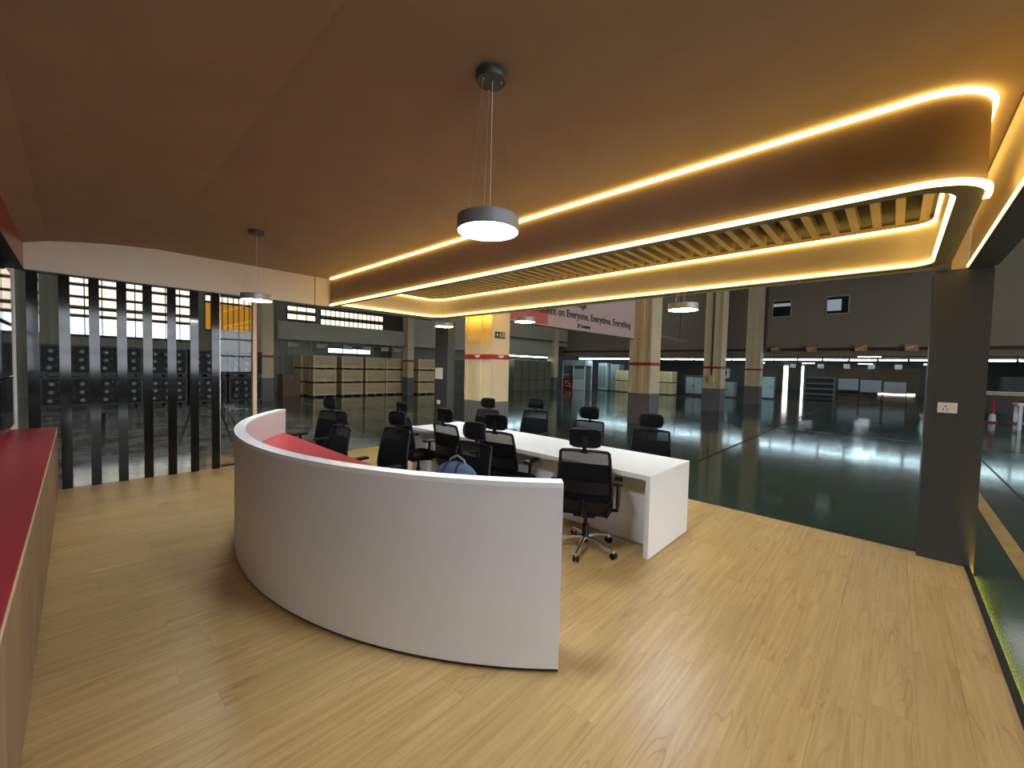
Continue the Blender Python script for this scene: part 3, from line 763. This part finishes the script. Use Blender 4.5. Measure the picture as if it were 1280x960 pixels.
    MB().tube([(0, -0.04, 0.375), (0, -0.20, 0.385), (0, -0.262, 0.46), (0, -0.278, 0.56)], [0.022, 0.024, 0.022, 0.012], 8).obj('spine', blackp, c, True)
    # headrest
    st = MB(); pz = bk(0, 0.985)
    st.rbox((0, pz.y - 0.012, 0.985), (0.075, 0.03, 0.035), 0.008); st.rbox((0, pz.y - 0.022, 1.045), (0.038, 0.016, 0.13), 0.006)
    hr = st.obj('headrest_stem', blackp, c, True)
    hy = pz.y + 0.005
    def hb(x, z): return Vector((x, hy + 0.55 * x * x - 0.02 * ((z - 1.10) / 0.08) ** 2, z))
    hp = []
    for k in range(28):
        a = 2 * PI * k / 28; cx, cz = math.cos(a), math.sin(a)
        hp.append(hb(0.135 * math.copysign(abs(cx) ** 0.45, cx), 1.10 + 0.076 * math.copysign(abs(cz) ** 0.45, cz)))
    h = MB().tube(hp, 0.011, 8, closed=True).obj('headrest', blackp, c, True)
    def hn(u, v): return hb((u * 2 - 1) * 0.132, 1.03 + 0.14 * v), (0, 1, 0)
    MB().slab(hn, 10, 5, 0.012).obj('headrest_pad', fabric, h, True)
    # armrests
    for s in (-1, 1):
        ar = MB().tube([(s * 0.20, -0.02, 0.40), (s * 0.285, -0.02, 0.405), (s * 0.29, -0.02, 0.46), (s * 0.29, 0.0, 0.645)], [0.016, 0.017, 0.019, 0.017], 8).obj('armrest', blackp, c, True)
        MB().rbox((s * 0.285, 0.03, 0.662), (0.085, 0.25, 0.028), 0.012, 3).obj('arm_pad', blackp, ar, True)
    return c
ch = chair_proto()
def place(x, y, deg, head=True, first=[True]):
    a = math.radians(deg)
    if head: x, y = x - 0.275 * math.sin(a), y + 0.275 * math.cos(a)
    if first[0]: first[0] = False; o = ch; o.location = (x, y, 0); o.rotation_euler = (0, 0, a); return o
    return copy_tree(ch, loc=(x, y, 0), rotz=a)
CH = [(-2.07, 3.27, 27, False, 'black mesh office chair in full view at the near end of the long desk'),
      (-3.14, 3.11, 12, True, 'black mesh office chair tucked into the long desk, directly behind the blue backpack chair'),
      (-3.95, 3.04, 2, True, 'black mesh office chair third along the near side of the long desk'),
      (-4.92, 3.04, -3, True, 'black mesh office chair at the far end of the long desk, near side'),
      (-4.86, 4.62, 190, True, 'black office chair across the long desk in front of the yellow hall column'),
      (-4.32, 5.20, 197, True, 'black office chair across the long desk, pulled back toward the hall'),
      (-3.02, 4.78, 188, True, 'black office chair across the long desk, behind the chair in full view'),
      (-2.10, 4.68, 204, True, 'black office chair across the long desk, nearest its open end'),
      (-6.00, 2.52, 192, True, 'black office chair behind the curved counter at its slat screen end'),
      (-4.90, 2.20, 184, True, 'black office chair behind the curved counter, overlapping the one at its end'),
      (-3.96, 2.40, 187, True, 'black office chair behind the middle of the curved counter'),
      (-2.80, 2.50, 184, True, 'black office chair behind the curved counter with a blue backpack on its seat')]
for x, y, d, hd, lb in CH:
    o = place(x, y, d, hd); o['label'] = lb
    if 'overlapping' in lb: o.scale = (1, 1, 0.935)     # this one is set lower

# ================================================================== BACKPACK
bp = empty('backpack', (-2.66, 2.17, 0.478), 0.25, label='blue fabric backpack with grey handle on a chair behind the counter', cat='backpack')
def bag(u, v):
    # closed egg-like pack: u around, v height
    a = 2 * PI * u; t = v
    r = 1.0 if t < 0.55 else math.sqrt(max(0.0, 1 - ((t - 0.55) / 0.45) ** 2.4))
    r = max(r, 0.02) * (0.92 + 0.08 * min(1, t * 6))
    c_, s_ = math.cos(a), math.sin(a)
    return (0.205 * r * math.copysign(abs(c_) ** 0.7, c_), 0.115 * r * math.copysign(abs(s_) ** 0.7, s_), 0.42 * t)
mbb = MB(); nu, nv = 28, 16
vv = [bag(i / nu, j / nv) for j in range(nv + 1) for i in range(nu)]
ff = [(j * nu + i, j * nu + (i + 1) % nu, (j + 1) * nu + (i + 1) % nu, (j + 1) * nu + i) for j in range(nv) for i in range(nu)]
ff += [tuple(reversed(range(nu))), tuple(nv * nu + i for i in range(nu))]
mbb.add(vv, ff).obj('bag_body', denim, bp, True)
MB().tube([(-0.085, 0.02, 0.385), (-0.07, 0.02, 0.43), (0.0, 0.02, 0.465), (0.07, 0.02, 0.43), (0.085, 0.02, 0.385)], 0.010, 8).obj('carry_handle', greytape, bp, True)
for s in (-1, 1):
    MB().tube([(s * 0.075, -0.121, 0.05), (s * 0.08, -0.122, 0.22), (s * 0.07, -0.105, 0.33), (s * 0.055, -0.06, 0.395), (s * 0.05, 0.0, 0.415)], 0.013, 6).obj('strap', denim_d, bp, True)
MB().rbox((0, -0.125, 0.14), (0.12, 0.03, 0.18), 0.012).obj('front_pocket', denim, bp, True)

# ================================================================== PLATES AND SIGNS
so = empty('power_socket', (0.362, 5.46, 1.427), label='white power socket plate on the graphite column at the open corner', cat='socket')
MB().rbox((0, -0.005, 0), (0.125, 0.01, 0.095), 0.003).obj('plate', plate_m, so)
md = MB()
for x, z, r in ((-0.012, 0.014, 0.006), (-0.025, -0.014, 0.005), (0.0, -0.014, 0.005)): md.box(x - r, x + r, -0.0115, -0.0095, z - r, z + r)
md.obj('socket_holes', dotm, so)
MB().rbox((0.035, -0.011, 0), (0.02, 0.006, 0.04), 0.002).obj('rocker_switch', plate_m, so)
p1 = empty('notice_plate', (-7.52, 5.60, 1.52), label='pale rectangular plate on the graphite column, above the small switch', cat='plate')
MB().rbox((0, -0.006, 0), (0.27, 0.012, 0.25), 0.004).obj('plate', plate_m, p1)
p2 = empty('light_switch', (-7.52, 5.60, 0.87), label='small white switch low on the graphite column', cat='switch')
MB().rbox((0, -0.006, 0), (0.12, 0.012, 0.09), 0.004).obj('plate', plate_m, p2)
MB().rbox((0, -0.014, 0), (0.04, 0.008, 0.05), 0.002).obj('rocker', plate_m, p2)

ex = empty('exit_sign', (-6.200, 6.19, 2.375), label='green exit sign with white symbols on the yellow hall column', cat='sign')
BOX(0, 0.02, -0.145, 0.145, -0.07, 0.07).obj('sign_board', green_sign, ex)
g = MB()   # arrow, running figure, door
g.box(0.02, 0.023, -0.115, -0.06, -0.012, 0.012); g.add([(0.02, -0.12, 0), (0.02, -0.085, 0.035), (0.02, -0.085, -0.035), (0.023, -0.12, 0), (0.023, -0.085, 0.035), (0.023, -0.085, -0.035)], [(0, 1, 2), (3, 5, 4), (0, 3, 4, 1), (1, 4, 5, 2), (2, 5, 3, 0)])
g.obj('arrow', signwhite, ex)
g = MB(); g.box(0.02, 0.023, -0.008, 0.012, 0.03, 0.05)
g.tube([(0.0215, 0.0, 0.025), (0.0215, 0.008, -0.01)], 0.009, 6); g.tube([(0.0215, 0.008, -0.01), (0.0215, -0.02, -0.045)], 0.005, 6); g.tube([(0.0215, 0.008, -0.01), (0.0215, 0.03, -0.045)], 0.005, 6); g.tube([(0.0215, -0.025, 0.0), (0.0215, 0.03, 0.02)], 0.004, 6)
g.obj('running_figure', signwhite, ex)
g = MB(); g.box(0.02, 0.023, 0.065, 0.075, -0.05, 0.05); g.box(0.02, 0.023, 0.105, 0.115, -0.05, 0.05); g.box(0.02, 0.023, 0.065, 0.115, 0.04, 0.05); g.obj('door_symbol', signwhite, ex)

# banner between the first two hall columns
bn = empty('banner', (-6.32, 6.52, 2.74), label='long pale pink banner with dark lettering between two hall columns', cat='banner')
BOX(-0.02, 0.0, 0.0, 6.03, 0.0, 1.25).obj('banner_sheet', banner_m, bn)
BOX(0.0, 0.004, 0.0, 1.45, 0.03, 1.22).obj('red_field', banner_red, bn)
for z in (-0.03, 1.25): BOX(-0.03, 0.01, 0.0, 6.03, z, z + 0.03).obj('banner_rail', dark, bn)
def text(body, size, y, z, parent, m, align='LEFT', sx=1.0):
    cu = bpy.data.curves.new('lettering', 'FONT'); cu.body = body; cu.size = size; cu.extrude = 0.002; cu.offset = 0.006; cu.align_x = align
    o = bpy.data.objects.new('lettering', cu); COL.objects.link(o); o.parent = parent
    o.location = (0.006, y, z); o.rotation_euler = (PI / 2, 0, PI / 2); o.scale = (sx, 1, 1)
    cu.materials.append(m)
    bpy.context.view_layer.update()
    me = bpy.data.meshes.new_from_object(o.evaluated_get(bpy.context.evaluated_depsgraph_get()))
    q = bpy.data.objects.new('lettering', me); COL.objects.link(q); q.parent = parent
    q.location, q.rotation_euler, q.scale = o.location.copy(), o.rotation_euler.copy(), o.scale.copy()
    bpy.data.objects.remove(o); bpy.data.curves.remove(cu)
    return q
text('Improvement on Everyone, Everytime, Everything', 0.275, 5.74, 0.31, bn, ink, 'RIGHT', 0.98)
text('is Huge', 0.24, 3.15, 0.62, bn, ink, 'RIGHT')
text('JS Company', 0.13, 2.75, 0.09, bn, ink)

# ================================================================== HALL CONTENTS
# engine racks seen through the slats
def rack_proto():
    r = empty('parts_rack', (0, 0, 0), cat='rack', group='dark racks of cast parts behind the slats')
    f = MB()
    for x in (-0.45, 0.45):
        for y in (-0.57, 0.57): f.box(x - 0.03, x + 0.03, y - 0.03, y + 0.03, 0.10, 1.06)
    for z in (0.13, 1.03):
        for x in (-0.45, 0.45): f.box(x - 0.025, x + 0.025, -0.6, 0.6, z - 0.03, z + 0.03)
        for y in (-0.57, 0.57): f.box(-0.45, 0.45, y - 0.02, y + 0.02, z - 0.03, z + 0.03)
    f.obj('frame', dark, r)
    s = MB()
    for y in (-0.5, 0, 0.5): s.box(-0.45, 0.45, y - 0.06, y + 0.06, 0.0, 0.10)
    s.obj('skid', dark, r)
    MB().box(-0.40, 0.40, -0.54, 0.54, 0.16, 1.0).obj('load_block', mat('rack_load', (0.010, 0.010, 0.011), 0.6), r)
    cst = MB(); bos = MB()
    for z in (0.30, 0.57, 0.84):
        for y in (-0.36, 0.0, 0.36):
            jit = random.uniform(-0.03, 0.03)
            cst.tube([(0.40, y + jit, z), (0.47, y + jit, z)], [0.10, 0.085], 12); bos.tube([(0.47, y + jit, z), (0.53, y + jit, z)], [0.05, 0.045], 10)
            cst.tube([(0.40, y + jit + 0.15, z + 0.07), (0.44, y + jit + 0.15, z + 0.07)], 0.035, 8)
    cst.obj('castings', mat('cast_iron', (0.045, 0.045, 0.048), 0.45, metal=0.3), r, True); bos.obj('shaft_ends', casting_m, r, True)
    return r
rk = rack_proto()
rnames = ['seen between the first and second slats', 'behind the second and third slats', 'behind the middle slats', 'behind the sixth and seventh slats', 'just before the hall column']
for t in range(2):
    for k in range(5):
        lb = 'dark rack of round castings, %s tier, %s' % ('lower' if t == 0 else 'upper', rnames[k])
        L_ = (-20.3, -0.25 + k * 1.27, ZH + t * 1.075)
        if t == 0 and k == 0: rk.location = L_; rk['label'] = lb
        else: copy_tree(rk, loc=L_, label=lb)

def crate_proto(dx, dy, dz, nm='wooden_crate', group='wooden crates stacked in the hall'):
    c = empty(nm, (0, 0, 0), cat='crate', group=group)
    for k in range(3):
        y = -dy / 2 + 0.08 + k * (dy - 0.16) / 2
        BOX(-dx / 2, dx / 2, y - 0.05, y + 0.05, 0, 0.09).obj('skid', crate_d, c)
    n = 3; h = (dz - 0.10) / n
    for k in range(n): BOX(-dx / 2 + 0.02, dx / 2 - 0.02, -dy / 2 + 0.02, dy / 2 - 0.02, 0.10 + k * h, 0.10 + (k + 1) * h - 0.006).obj('board', crate_m, c)
    b = MB()
    for x0, x1 in ((dx / 2 - 0.02, dx / 2), (-dx / 2, -dx / 2 + 0.02)):
        for y in (-dy / 2, dy / 2 - 0.09): b.box(x0, x1, y, y + 0.09, 0.09, dz)
        for z in (0.09, dz - 0.09): b.box(x0, x1, -dy / 2 + 0.09, dy / 2 - 0.09, z, z + 0.085)
    for y0, y1 in ((-dy / 2, -dy / 2 + 0.02), (dy / 2 - 0.02, dy / 2)):
        for x in (-dx / 2 + 0.02, -0.045, dx / 2 - 0.11): b.box(x, x + 0.09, y0, y1, 0.09, dz)
        for z in (0.09, dz - 0.09): b.box(-dx / 2 + 0.02, dx / 2 - 0.02, y0 - 0.002, y1, z, z + 0.08)
    b.obj('battens', crate_b, c)
    return c
cp = crate_proto(1.05, 1.16, 0.70)
lev = ['at the bottom of', 'in the middle of', 'on top of']
first = True
stk = [(-21.60, 8.60, 'the stack nearest the hall column'), (-21.60, 10.04, 'the second crate stack from the left column'), (-21.60, 11.35, 'the third crate stack from the left column'), (-21.60, 12.56, 'the fourth crate stack, against the next column'),
       (-22.85, 8.45, 'the stack behind the first crates'), (-20.95, 14.30, 'the single stack beyond the second column')]
for x, y, nm in stk:
    for t in range(3):
        lb = 'wooden shipping crate %s %s' % (lev[t], nm)
        L_ = (x, y, ZH + t * 0.705)
        if first: cp.location = L_; cp['label'] = lb; first = False
        else: copy_tree(cp, loc=L_, label=lb)

def carton(name, dx, dy, dz, m, loc_, label, group=None, proto={}):
    key = (name, dx, dy, dz, m.name)
    if key in proto: return copy_tree(proto[key], loc=loc_, label=label)
    c = empty(name, loc_, cat='carton', label=label, group=group)
    MB().rbox((0, 0, dz / 2), (dx, dy, dz), 0.015, 1).obj('box', m, c)
    b = MB(); b.box(-dx / 2 - 0.002, dx / 2 + 0.002, -0.03, 0.03, dz - 0.2, dz + 0.002); b.obj('tape', mat('carton_tape', (0.20, 0.17, 0.12), 0.4), c)
    proto[key] = c; return c
for k in range(5):
    for t in range(3):
        carton('stacked_carton', 0.95, 0.84, 0.765, carton_m, (-20.95, 22.45 + k * 0.90, ZH + t * 0.78),
               'grey carton %s the %s stack, counted from the yellow hall column' % (lev[t], ['first', 'second', 'third', 'fourth', 'fifth'][k]), 'grey cartons stacked in the aisle')
for k in range(2):
    for t in range(3):
        carton('wrapped_carton', 0.95, 0.95, 0.70, wrap_m, (-20.9, 15.75 + k * 1.02, ZH + t * 0.715),
               'dark film-wrapped carton %s the %s pile beside the graphite column' % (lev[t], ['nearer', 'further'][k]), 'wrapped cartons beside the column')
carton('brown_carton', 0.8, 0.8, 1.12, carton_b, (-22.0, 7.20, ZH), 'tall brown carton standing beside the crates')

# hanging tags under the panel wall
hs = None
for k, y in enumerate((6.9, 8.2, 9.5, 10.6, 11.6, 12.4)):
    if hs is None:
        hs = empty('hanging_sign', (-20.55, y, 2.62), cat='sign', group='small hanging signs over the crates', label='small grey sign over the crates, first from the engine racks')
        BOX(-0.01, 0.01, -0.22, 0.22, -0.22, 0.0).obj('board', wallgrey, hs); BOX(-0.03, 0.03, -0.26, 0.26, 0.0, 0.04).obj('rail', dark, hs)
        MB().tube([(0, 0, 0.04), (0, 0, 0.16)], 0.01, 6).obj('hanger', dark, hs)
    else: copy_tree(hs, loc=(-20.55, y, 2.62), label='small grey sign over the crates, %s from the engine racks' % ['first', 'second', 'third', 'fourth', 'fifth', 'sixth'][k])

# fluorescent tubes under the mezzanine edge
tb = None; xs = [-19.55 + k * 1.18 for k in range(21)]
for x in xs:
    if tb is None:
        tb = empty('tube_light', (x + 0.55, 29.12, 2.60), cat='tube light', group='row of tube lights under the mezzanine edge', label='white fluorescent tube light in the long row under the mezzanine edge')
        MB().add([(-0.56, -0.13, -0.02), (0.56, -0.13, -0.02), (0.56, 0.13, -0.02), (-0.56, 0.13, -0.02), (-0.56, -0.05, 0.09), (0.56, -0.05, 0.09), (0.56, 0.05, 0.09), (-0.56, 0.05, 0.09)], [(4, 5, 6, 7), (0, 1, 5, 4), (2, 3, 7, 6), (0, 4, 7, 3), (1, 2, 6, 5)]).obj('reflector', plate_m, tb)
        MB().tube([(-0.54, 0, -0.02), (0.54, 0, -0.02)], 0.06, 8).obj('tube', tube_m, tb)
        w = MB(); w.tube([(-0.4, 0, 0.1), (-0.4, 0, 0.16)], 0.01, 5); w.tube([(0.4, 0, 0.1), (0.4, 0, 0.16)], 0.01, 5); w.obj('bracket', dark, tb)
    else: copy_tree(tb, loc=(x + 0.55, 29.12, 2.60))
for k in range(4):
    t_ = copy_tree(tb, loc=(-20.68, 21.8 + k * 1.25, 2.59), rotz=PI / 2, label='white fluorescent tube light above the grey cartons'); t_['group'] = 'tube lights above the grey cartons'
t_ = copy_tree(tb, loc=(-1.2, 33.0, 2.93), rotz=0.3, label='single slanting tube light under the mezzanine ceiling'); del t_['group']
fill_tube_m = emit('tube_light_glow_inner', (0.80, 0.95, 1.0, 1), 10.0)  # extra tube row added to brighten the far doors
for k in range(5):
    t_ = copy_tree(tb, loc=(-16.0 + 4.6 * k, 53.4, 2.94), label='added tube light brightening the far doors deep under the mezzanine'); t_['group'] = 'tube lights deep under the mezzanine'
    for q in t_.children:
        if q.name.startswith('tube'): q.data = q.data.copy(); q.data.materials[0] = fill_tube_m

def one(name, label, cat, parts, loc_=(0, 0, 0), group=None, rotz=0.0):
    e = empty(name, loc_, rotz, label=label, cat=cat, group=group)
    for nm, b, m in parts: b.obj(nm, m, e)
    return e
# pipes
one('sprinkler_pipe', 'dark red pipe along the mezzanine wall above the tube lights', 'pipe',
    [('pipe', MB().tube([(-12.0, 0, 0), (18.5, 0, 0)], 0.075, 8), pipe_m), ('pipe_brackets', MB().box(-6, -5.9, 0, 0.185, -0.05, 0.05).box(0, 0.1, 0, 0.185, -0.05, 0.05).box(6, 6.1, 0, 0.185, -0.05, 0.05), dark)], (-9.0, 28.8, 3.15))
one('drop_pipe', 'vertical dark red pipe beside the fourth hall column', 'pipe', [('pipe', MB().tube([(0, 0, 0), (0, 0, 6.0)], 0.07, 8), pipe_m)], (-5.48, 26.9, 2.9))
one('service_pipe', 'thin dark pipe along the aisle wall beside the kiosk', 'pipe', [('pipe', MB().tube([(0, -6, 0), (0, 2.2, 0)], 0.05, 6), dark)], (-20.5, 26.4, 3.9))
one('cable_tray', 'pale sloping cable tray behind the pendant lamps', 'tray', [('tray', MB().tube([(0, 0, 0), (0.0, 9.5, -0.1)], 0.10, 4), wallgrey), ('hanger', MB().tube([(0, 1, 0), (0, 1, 5.25)], 0.02, 6), dark), ('hanger', MB().tube([(0, 8.5, 0), (0, 8.5, 5.25)], 0.02, 6), dark)], (-10.0, 17.5, 3.75))

# signs on pipe and under the tubes
gl = None
for k, (x, lb) in enumerate(((-5.30, 'beside the fourth column'), (-3.55, 'second from the fourth column'), (-1.40, 'third from the fourth column'), (0.53, 'next to the graphite column'))):
    if gl is None:
        gl = empty('pipe_sign', (x, 28.68, 3.0), cat='sign', group='shiny signs fixed to the pipe')
        BOX(-0.25, 0.25, -0.01, 0.01, 0, 0.36).obj('board', mat('orange_glint_sign', (0.55, 0.35, 0.18), 0.25, metal=0.7), gl); BOX(-0.27, 0.27, 0.01, 0.042, 0.08, 0.22).obj('bracket', dark, gl)  # orange reflection on a whitish sign put into the board colour
        g = MB(); g.add([(-0.18, -0.012, 0.10), (0.12, -0.012, 0.22), (0.14, -0.012, 0.28), (-0.18, -0.012, 0.16)], [(0, 1, 2, 3)]); g.obj('pale_mark', signwhite, gl)
        gl['label'] = 'shiny pale sign on the pipe with painted orange reflection, ' + lb
    else: copy_tree(gl, loc=(x, 28.68, 3.0), label='shiny pale sign on the pipe with painted orange reflection, ' + lb)
ws = None
for k, x in enumerate((-4.46, -3.13, -1.97, -0.95, 0.10)):
    lb = 'small white sign hanging under the tube lights, %s from the fourth hall column' % ['first', 'second', 'third', 'fourth', 'fifth'][k]
    if ws is None:
        ws = empty('bay_sign', (x, 29.12, 2.075), cat='sign', group='white bay signs under the tube lights', label=lb)
        BOX(-0.14, 0.14, -0.01, 0.01, 0, 0.24).obj('board', signwhite, ws); w = MB(); w.tube([(-0.1, 0, 0.24), (-0.1, 0, 0.44)], 0.006, 5); w.tube([(0.1, 0, 0.24), (0.1, 0, 0.44)], 0.006, 5); w.obj('hanger', dark, ws)
    else: copy_tree(ws, loc=(x, 29.12, 2.075), label=lb)

# kiosk
kx = empty('kiosk', (-19.6, 28.9, ZH), label='pale teal kiosk with a red poster panel under the mezzanine', cat='kiosk')
for x in (-1.1, 0.0, 1.1):
    for y in (-0.5, 0.5): BOX(x - 0.04, x + 0.04, y - 0.04, y + 0.04, 0, 2.45).obj('post', signwhite, kx)
BOX(-1.15, 1.15, -0.56, 0.55, 2.02, 2.48).obj('header_panel', teal, kx)
BOX(0.04, 1.06, -0.52, -0.48, 0.95, 1.75).obj('upper_panel', teal, kx)
BOX(0.04, 1.06, -0.52, -0.48, 0.02, 0.90).obj('lower_panel', signwhite, kx)
po_ = BOX(-1.06, -0.04, -0.52, -0.48, 0.02, 0.90).obj('poster', redgloss, kx)
g = MB()
for x, z, w_, h_ in ((-0.9, 0.68, 0.5, 0.06), (-0.85, 0.50, 0.18, 0.10), (-0.5, 0.42, 0.22, 0.12), (-0.72, 0.25, 0.2, 0.10), (-0.4, 0.2, 0.2, 0.12), (-0.95, 0.3, 0.1, 0.08)): g.box(x, x + w_, -0.526, -0.522, z, z + h_)
g.obj('poster_print', signwhite, po_)
BOX(-1.06, -0.04, -0.5, 0.45, 1.22, 1.26).obj('shelf', signwhite, kx)
BOX(-1.0, 1.0, 0.44, 0.46, 0.0, 2.0).obj('back_panel', midgrey, kx)

# machines and goods beyond the hall
def machine(x0, x1, y, d, h, m, label, name='machine_cabinet', extra=True):
    w = (x1 - x0) / 2; e = empty(name, ((x0 + x1) / 2, y + d / 2, ZH), label=label, cat='machine')
    BOX(-w, w, -d / 2, d / 2, 0.08, h).obj('body', m, e); BOX(-w + .03, w - .03, -d / 2 + .03, d / 2 - .03, 0, 0.08).obj('plinth', dark, e)
    if extra:
        BOX(-w * 0.8, -0.02, -d / 2 - 0.02, -d / 2, h * 0.12, h * 0.9).obj('door', midgrey, e); BOX(0.02, w * 0.8, -d / 2 - 0.02, -d / 2, h * 0.12, h * 0.9).obj('door', midgrey, e)
        BOX(-0.1, -0.04, -d / 2 - 0.04, -d / 2 - 0.02, h * 0.45, h * 0.55).obj('handle', chrome, e)
    return e
machine(-18.2, -17.4, 30.0, 0.8, 2.3, teal, 'tall pale machine cabinet beside the kiosk')
machine(-17.2, -16.4, 30.2, 0.8, 2.2, midgrey, 'tall grey machine cabinet between kiosk and crates')
machine(-11.3, -9.9, 30.6, 1.0, 1.5, dark, 'dark machine beside the second crate pile under the mezzanine')
machine(-8.9, -8.2, 31.4, 0.8, 1.1, midgrey, 'low grey machine between the third and fourth columns')
mm = one('control_box', 'white control box with a dark screen on a stand', 'machine', [('case', BOX(-0.35, 0.35, -0.15, 0.15, 1.35, 2.05), signwhite), ('screen', BOX(-0.22, 0.22, -0.17, -0.15, 1.55, 1.95), screen_m), ('stand', BOX(-0.05, 0.05, -0.05, 0.05, 0, 1.35), midgrey), ('foot', BOX(-0.3, 0.3, -0.2, 0.2, 0, 0.04), midgrey)], (-9.3, 33.0, ZH))
one('white_cabinet', 'pale blue-white cabinet beside the fourth hall column', 'cabinet', [('body', BOX(-0.42, 0.42, -0.3, 0.3, 0.1, 1.52), signwhite), ('door', BOX(-0.38, 0.38, -0.32, -0.3, 0.14, 1.48), teal), ('plinth', BOX(-0.38, 0.38, -0.26, 0.26, 0, 0.1), dark), ('handle', BOX(0.28, 0.31, -0.34, -0.32, 0.7, 0.95), chrome)], (-6.5, 33.05, ZH))
cp2 = crate_proto(1.0, 1.0, 0.86, group='pale crates under the mezzanine edge')
first = True
for x, nm in ((-15.85, 'left of the second hall column'), (-13.45, 'hidden behind the second hall column'), (-12.35, 'right of the second hall column')):
    for t in range(2):
        lb = 'pale crate %s %s' % (('at the bottom of the pile', 'on top of the pile')[t], nm); L_ = (x, 30.1, ZH + 0.865 * t)
        if first: cp2.location = L_; cp2['label'] = lb; first = False
        else: copy_tree(cp2, loc=L_, label=lb)
# shelf rack and whiteboards
rk2 = empty('shelf_rack', (-4.1, 37.9, ZH), label='grey shelf rack beside the whiteboards', cat='rack')
for x in (-0.9, 0.9):
    for y in (-0.3, 0.3): BOX(x - 0.03, x + 0.03, y - 0.03, y + 0.03, 0, 1.62).obj('upright', midgrey, rk2)
for z in (0.35, 0.75, 1.15, 1.58): BOX(-0.9, 0.9, -0.34, 0.34, z - 0.09, z + 0.02).obj('shelf', midgrey, rk2)
BOX(-0.85, 0.85, 0.28, 0.30, 0.1, 1.5).obj('back_sheet', dark, rk2)
for k, (x, z0, z1, lb) in enumerate(((-2.45, 0.72, 1.55, 'next to the shelf rack'), (-1.22, 0.62, 1.48, 'with faint marks, middle of three'), (0.02, 0.62, 1.40, 'furthest from the shelf rack'))):
    w = empty('whiteboard', (x, 38.2, ZH), label='mobile whiteboard ' + lb, cat='whiteboard')
    BOX(-0.56, 0.56, -0.02, 0.02, z0, z1).obj('board', signwhite, w)
    f = MB(); f.box(-0.60, 0.60, -0.03, 0.03, z0 - 0.03, z0); f.box(-0.60, 0.60, -0.03, 0.03, z1, z1 + 0.03); f.box(-0.60, -0.56, -0.03, 0.03, 0.05, z1 + 0.03); f.box(0.56, 0.60, -0.03, 0.03, 0.05, z1 + 0.03); f.obj('frame', dark, w)
    f = MB()
    for s in (-1, 1): f.box(s * 0.58 - 0.03, s * 0.58 + 0.03, -0.3, 0.3, 0.0, 0.06)
    f.obj('feet', dark, w)
    BOX(-0.56, 0.56, -0.02, 0.02, 0.28, 0.32).obj('crossbar', dark, w)
# things beyond the graphite column
for k, (x, y, lb) in enumerate(((2.95, 25.4, 'beside the graphite column'), (3.75, 26.6, 'next to the workbench'))):
    w = empty('safety_post', (x, y, ZH), label='red and white safety post %s' % lb, cat='post')
    MB().lathe([(0, 0), (0.26, 0), (0.24, 0.08), (0, 0.08)], n=16).obj('foot', redgloss, w, True)
    MB().lathe([(0, 0.08), (0.13, 0.08), (0.10, 0.42), (0, 0.48)], n=16).obj('lower_sleeve', signwhite, w, True)
    MB().lathe([(0, 0.48), (0.10, 0.48), (0.07, 1.15), (0.03, 1.2), (0, 1.2)], n=16).obj('upper_sleeve', redgloss, w, True)
    w.scale = (0.85, 0.85, 0.80)
one('workbench', 'white workbench at the edge of the hall beyond the column', 'workbench', [('top', BOX(-0.9, 0.9, -0.5, 0.5, 0.86, 0.92), signwhite), ('leg', BOX(-0.86, -0.78, -0.45, -0.37, 0, 0.86), signwhite), ('leg', BOX(0.78, 0.86, -0.45, -0.37, 0, 0.86), signwhite), ('leg', BOX(-0.86, -0.78, 0.37, 0.45, 0, 0.86), signwhite), ('leg', BOX(0.78, 0.86, 0.37, 0.45, 0, 0.86), signwhite), ('shelf', BOX(-0.86, 0.86, -0.4, 0.4, 0.2, 0.24), midgrey)], (4.05, 22.8, ZH))
one('tool_cart', 'dark tool cart with a pale tray behind the safety posts', 'cart', [('body', BOX(-1.0, 1.0, -0.4, 0.4, 0.25, 1.05), dark), ('tray', BOX(-1.05, 1.05, -0.45, 0.45, 1.05, 1.2), mat('pale_yellow_tray', (0.5, 0.48, 0.25), 0.5)), ('wheels', MB().tube([(-0.8, -0.3, 0.12), (-0.8, 0.3, 0.12)], 0.12, 10).tube([(0.8, -0.3, 0.12), (0.8, 0.3, 0.12)], 0.12, 10), black)], (3.9, 28.2, ZH))
machine(4.1, 6.6, 33.0, 1.0, 1.9, dark, 'wide dark machine behind the tool cart', extra=False)
